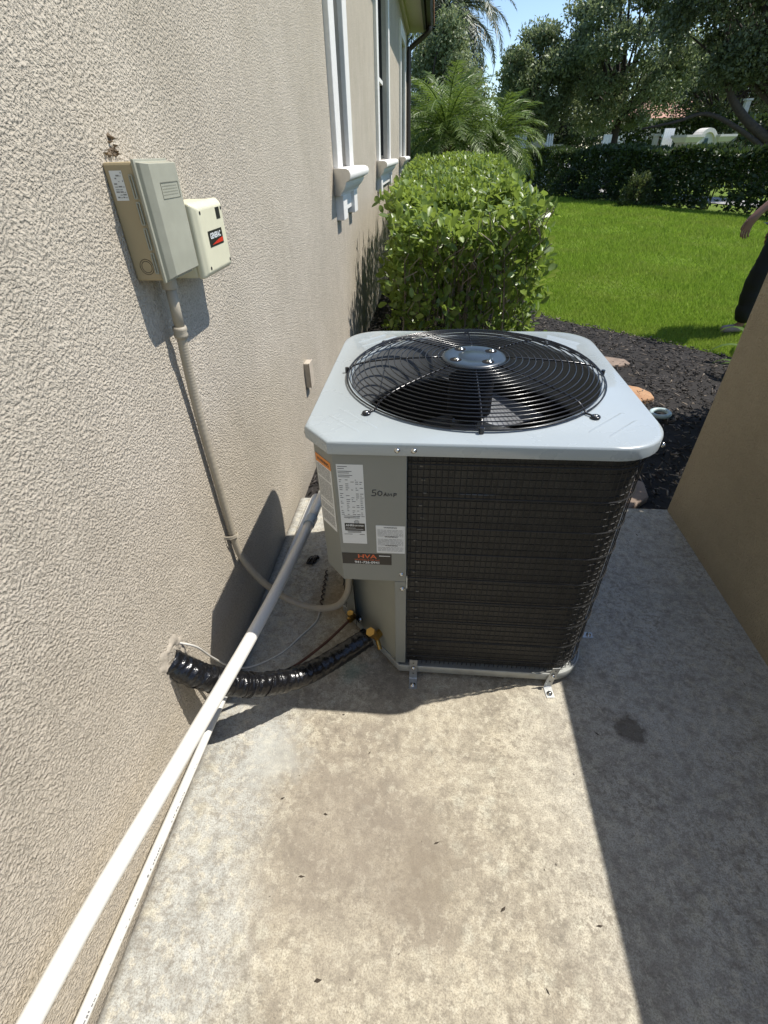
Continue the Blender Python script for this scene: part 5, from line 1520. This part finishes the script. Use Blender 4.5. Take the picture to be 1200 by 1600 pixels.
# ================================================================ PERSON (walking, seen at the right edge)
def skin(name, verts, edges, radii, mat, parent=None, sub=2, root=0):
    me = bpy.data.meshes.new(name); me.from_pydata(verts, edges, [])
    o = bpy.data.objects.new(name, me); COL.objects.link(o)
    sm = o.modifiers.new("skin", 'SKIN'); sm.use_smooth_shade = True
    sv = me.skin_vertices[0].data if me.skin_vertices else None
    if sv is None:
        bm = bmesh.new(); bm.from_mesh(me); bm.verts.layers.skin.verify(); bm.to_mesh(me); bm.free(); sv = me.skin_vertices[0].data
    for i, r in enumerate(radii):
        sv[i].radius = (r, r) if not hasattr(r, '__len__') else r
        sv[i].use_root = (i == root)
    ss = o.modifiers.new("sub", 'SUBSURF'); ss.levels = sub; ss.render_levels = sub
    dg = bpy.context.evaluated_depsgraph_get(); dg.update()
    m2 = bpy.data.meshes.new_from_object(o.evaluated_get(dg)); m2.name = name
    bpy.data.objects.remove(o)
    m2.materials.clear(); m2.materials.append(mat)
    return link(name, m2, mat, parent, True)
M_skin = simple("skin", (0.26, 0.14, 0.095), .5, vary=.06)
M_shorts = simple("black_trousers", (0.010, 0.010, 0.012), .8)
M_shirt = simple("blue_grey_shirt", (0.16, 0.19, 0.23), .8)
M_shoe = simple("pale_pink_shoe", (0.30, 0.23, 0.21), .6)
M_hair = simple("dark_hair", (0.02, 0.015, 0.012), .6)
# local frame: faces -x, +y is the far side. origin at ground between the feet
pv = [(0, 0, .93), (0, 0, 1.08), (-.01, 0, 1.28), (-.015, 0, 1.42), (-.02, 0, 1.50), (-.03, 0, 1.57), (-.045, 0, 1.66), (-.03, 0, 1.74)]
pe = [(i, i + 1) for i in range(7)]
pr = [(.125, .155), (.10, .135), (.115, .165), (.075, .13), .055, .062, .092, .06]
def chain(start, pts, rads):
    prev = start
    for p_, r in zip(pts, rads):
        pv.append(p_); pr.append(r); pe.append((prev, len(pv) - 1)); prev = len(pv) - 1
    return prev
# legs: near leg swings forward
nl = chain(0, [(-.06, -.09, .85), (-.13, -.09, .50), (-.125, -.09, .30), (-.12, -.09, .09)], [.088, .060, .055, .038])
fl_ = chain(0, [(.04, .09, .85), (.12, .09, .50), (.24, .09, .28), (.34, .09, .11)], [.088, .060, .055, .038])
chain(nl, [(-.20, -.09, .045), (-.27, -.09, .03)], [.035, .022]); chain(fl_, [(.29, .09, .05), (.25, .09, .03)], [.035, .022])
# arms
def arm(side, sh_, el_, wr, hd_dir):
    s0 = chain(3, [sh_, el_, wr], [.058, .042, .030])
    W = Vector(wr); D = Vector(hd_dir).normalized(); A = Vector((0, side, 0)); B = D.cross(A).normalized()
    if B.x > 0: B = -B
    pm_ = chain(s0, [tuple(W + D * .045), tuple(W + D * .085)], [(.020, .036), (.017, .038)])
    for k, (o2, L) in enumerate(((-.030, .070), (-.010, .080), (.010, .076), (.030, .060))):
        b0 = W + D * .092 - B * o2
        chain(pm_, [tuple(b0), tuple(b0 + D * L * .5 + A * .004), tuple(b0 + D * L * .85 - A * side * .0 + Vector((.018, 0, 0)))], [.0095, .0088, .0075])
    t0 = W + D * .035 + B * .032
    chain(s0, [tuple(t0), tuple(t0 + D * .035 + B * .012), tuple(t0 + D * .065 + B * .010)], [.012, .0105, .0085])
arm(-1, (-.03, -.215, 1.40), (-.31, -.26, 1.22), (-.505, -.28, 1.035), (-.12, 0, -1))
arm(1, (.0, .215, 1.40), (.10, .24, 1.13), (.03, .25, .90), (-.1, 0, -1))
person = skin("person", pv, pe, pr, M_skin)
person.location = (3.93, 5.44, -.07)
tag(person, "person in black trousers and grey blue shirt walking left at the picture's right edge", "person")
trs = skin("trousers", [(0, 0, 1.02), (0, 0, .92), (-.06, -.09, .84), (-.10, -.09, .67), (-.135, -.09, .50), (-.13, -.09, .30), (-.12, -.09, .10), (.04, .09, .84), (.085, .09, .67), (.125, .09, .50), (.24, .09, .28), (.33, .09, .13)],
     [(0, 1), (1, 2), (2, 3), (3, 4), (4, 5), (5, 6), (1, 7), (7, 8), (8, 9), (9, 10), (10, 11)], [(.135, .165), (.14, .17), .118, .116, .112, .096, .088, .118, .116, .112, .096, .085], M_shorts, person, 3, 1)
for v in trs.data.vertices:
    c_ = v.co; n_ = v.normal
    v.co = c_ + n_ * (.009 * mnoise.noise(Vector((c_.x * 5, c_.y * 9, c_.z * 11))) + .008 * mnoise.noise(Vector((c_.x * 13 + 4, c_.y * 13, c_.z * 20))))
skin("shirt", [(0, 0, .95), (0, 0, 1.08), (-.01, 0, 1.28), (-.015, 0, 1.41), (-.018, 0, 1.475), (-.03, -.21, 1.395), (-.13, -.235, 1.28), (.0, .21, 1.395), (.06, .235, 1.25)], [(0, 1), (1, 2), (2, 3), (3, 4), (3, 5), (5, 6), (3, 7), (7, 8)], [(.145, .175), (.125, .16), (.135, .18), (.10, .15), .068, .078, .072, .078, .072], M_shirt, person, 2, 1)
for sy, xh, zh, xt, zt in ((-.09, -.11, .05, -.30, .035), (.09, .36, .10, .24, .03)):
    skin("shoe", [(xh, sy, zh), ((xh * .6 + xt * .4), sy, (zh + zt) / 2 + .012), (xt, sy, zt)], [(0, 1), (1, 2)], [(.048, .042), (.046, .042), (.032, .042)], M_shoe, person, 2, 1)
skin("hair", [(-.01, 0, 1.70), (-.03, 0, 1.755), (.02, 0, 1.64)], [(0, 1), (0, 2)], [.098, .075, .08], M_hair, person, 2, 0)
for sy in (-.032, .032):
    MB().lathe([(0, .012), (.008, .009), (.011, 0), (.008, -.009), (0, -.012)], (-.128, sy, 1.665), 10).build("eye", M_label, person, smooth=True)
MB().add([(-.125, 0, 1.665), (-.155, 0, 1.625), (-.128, -.016, 1.622), (-.128, .016, 1.622)], [(0, 2, 1), (0, 1, 3), (1, 2, 3)]).build("nose", M_skin, person)
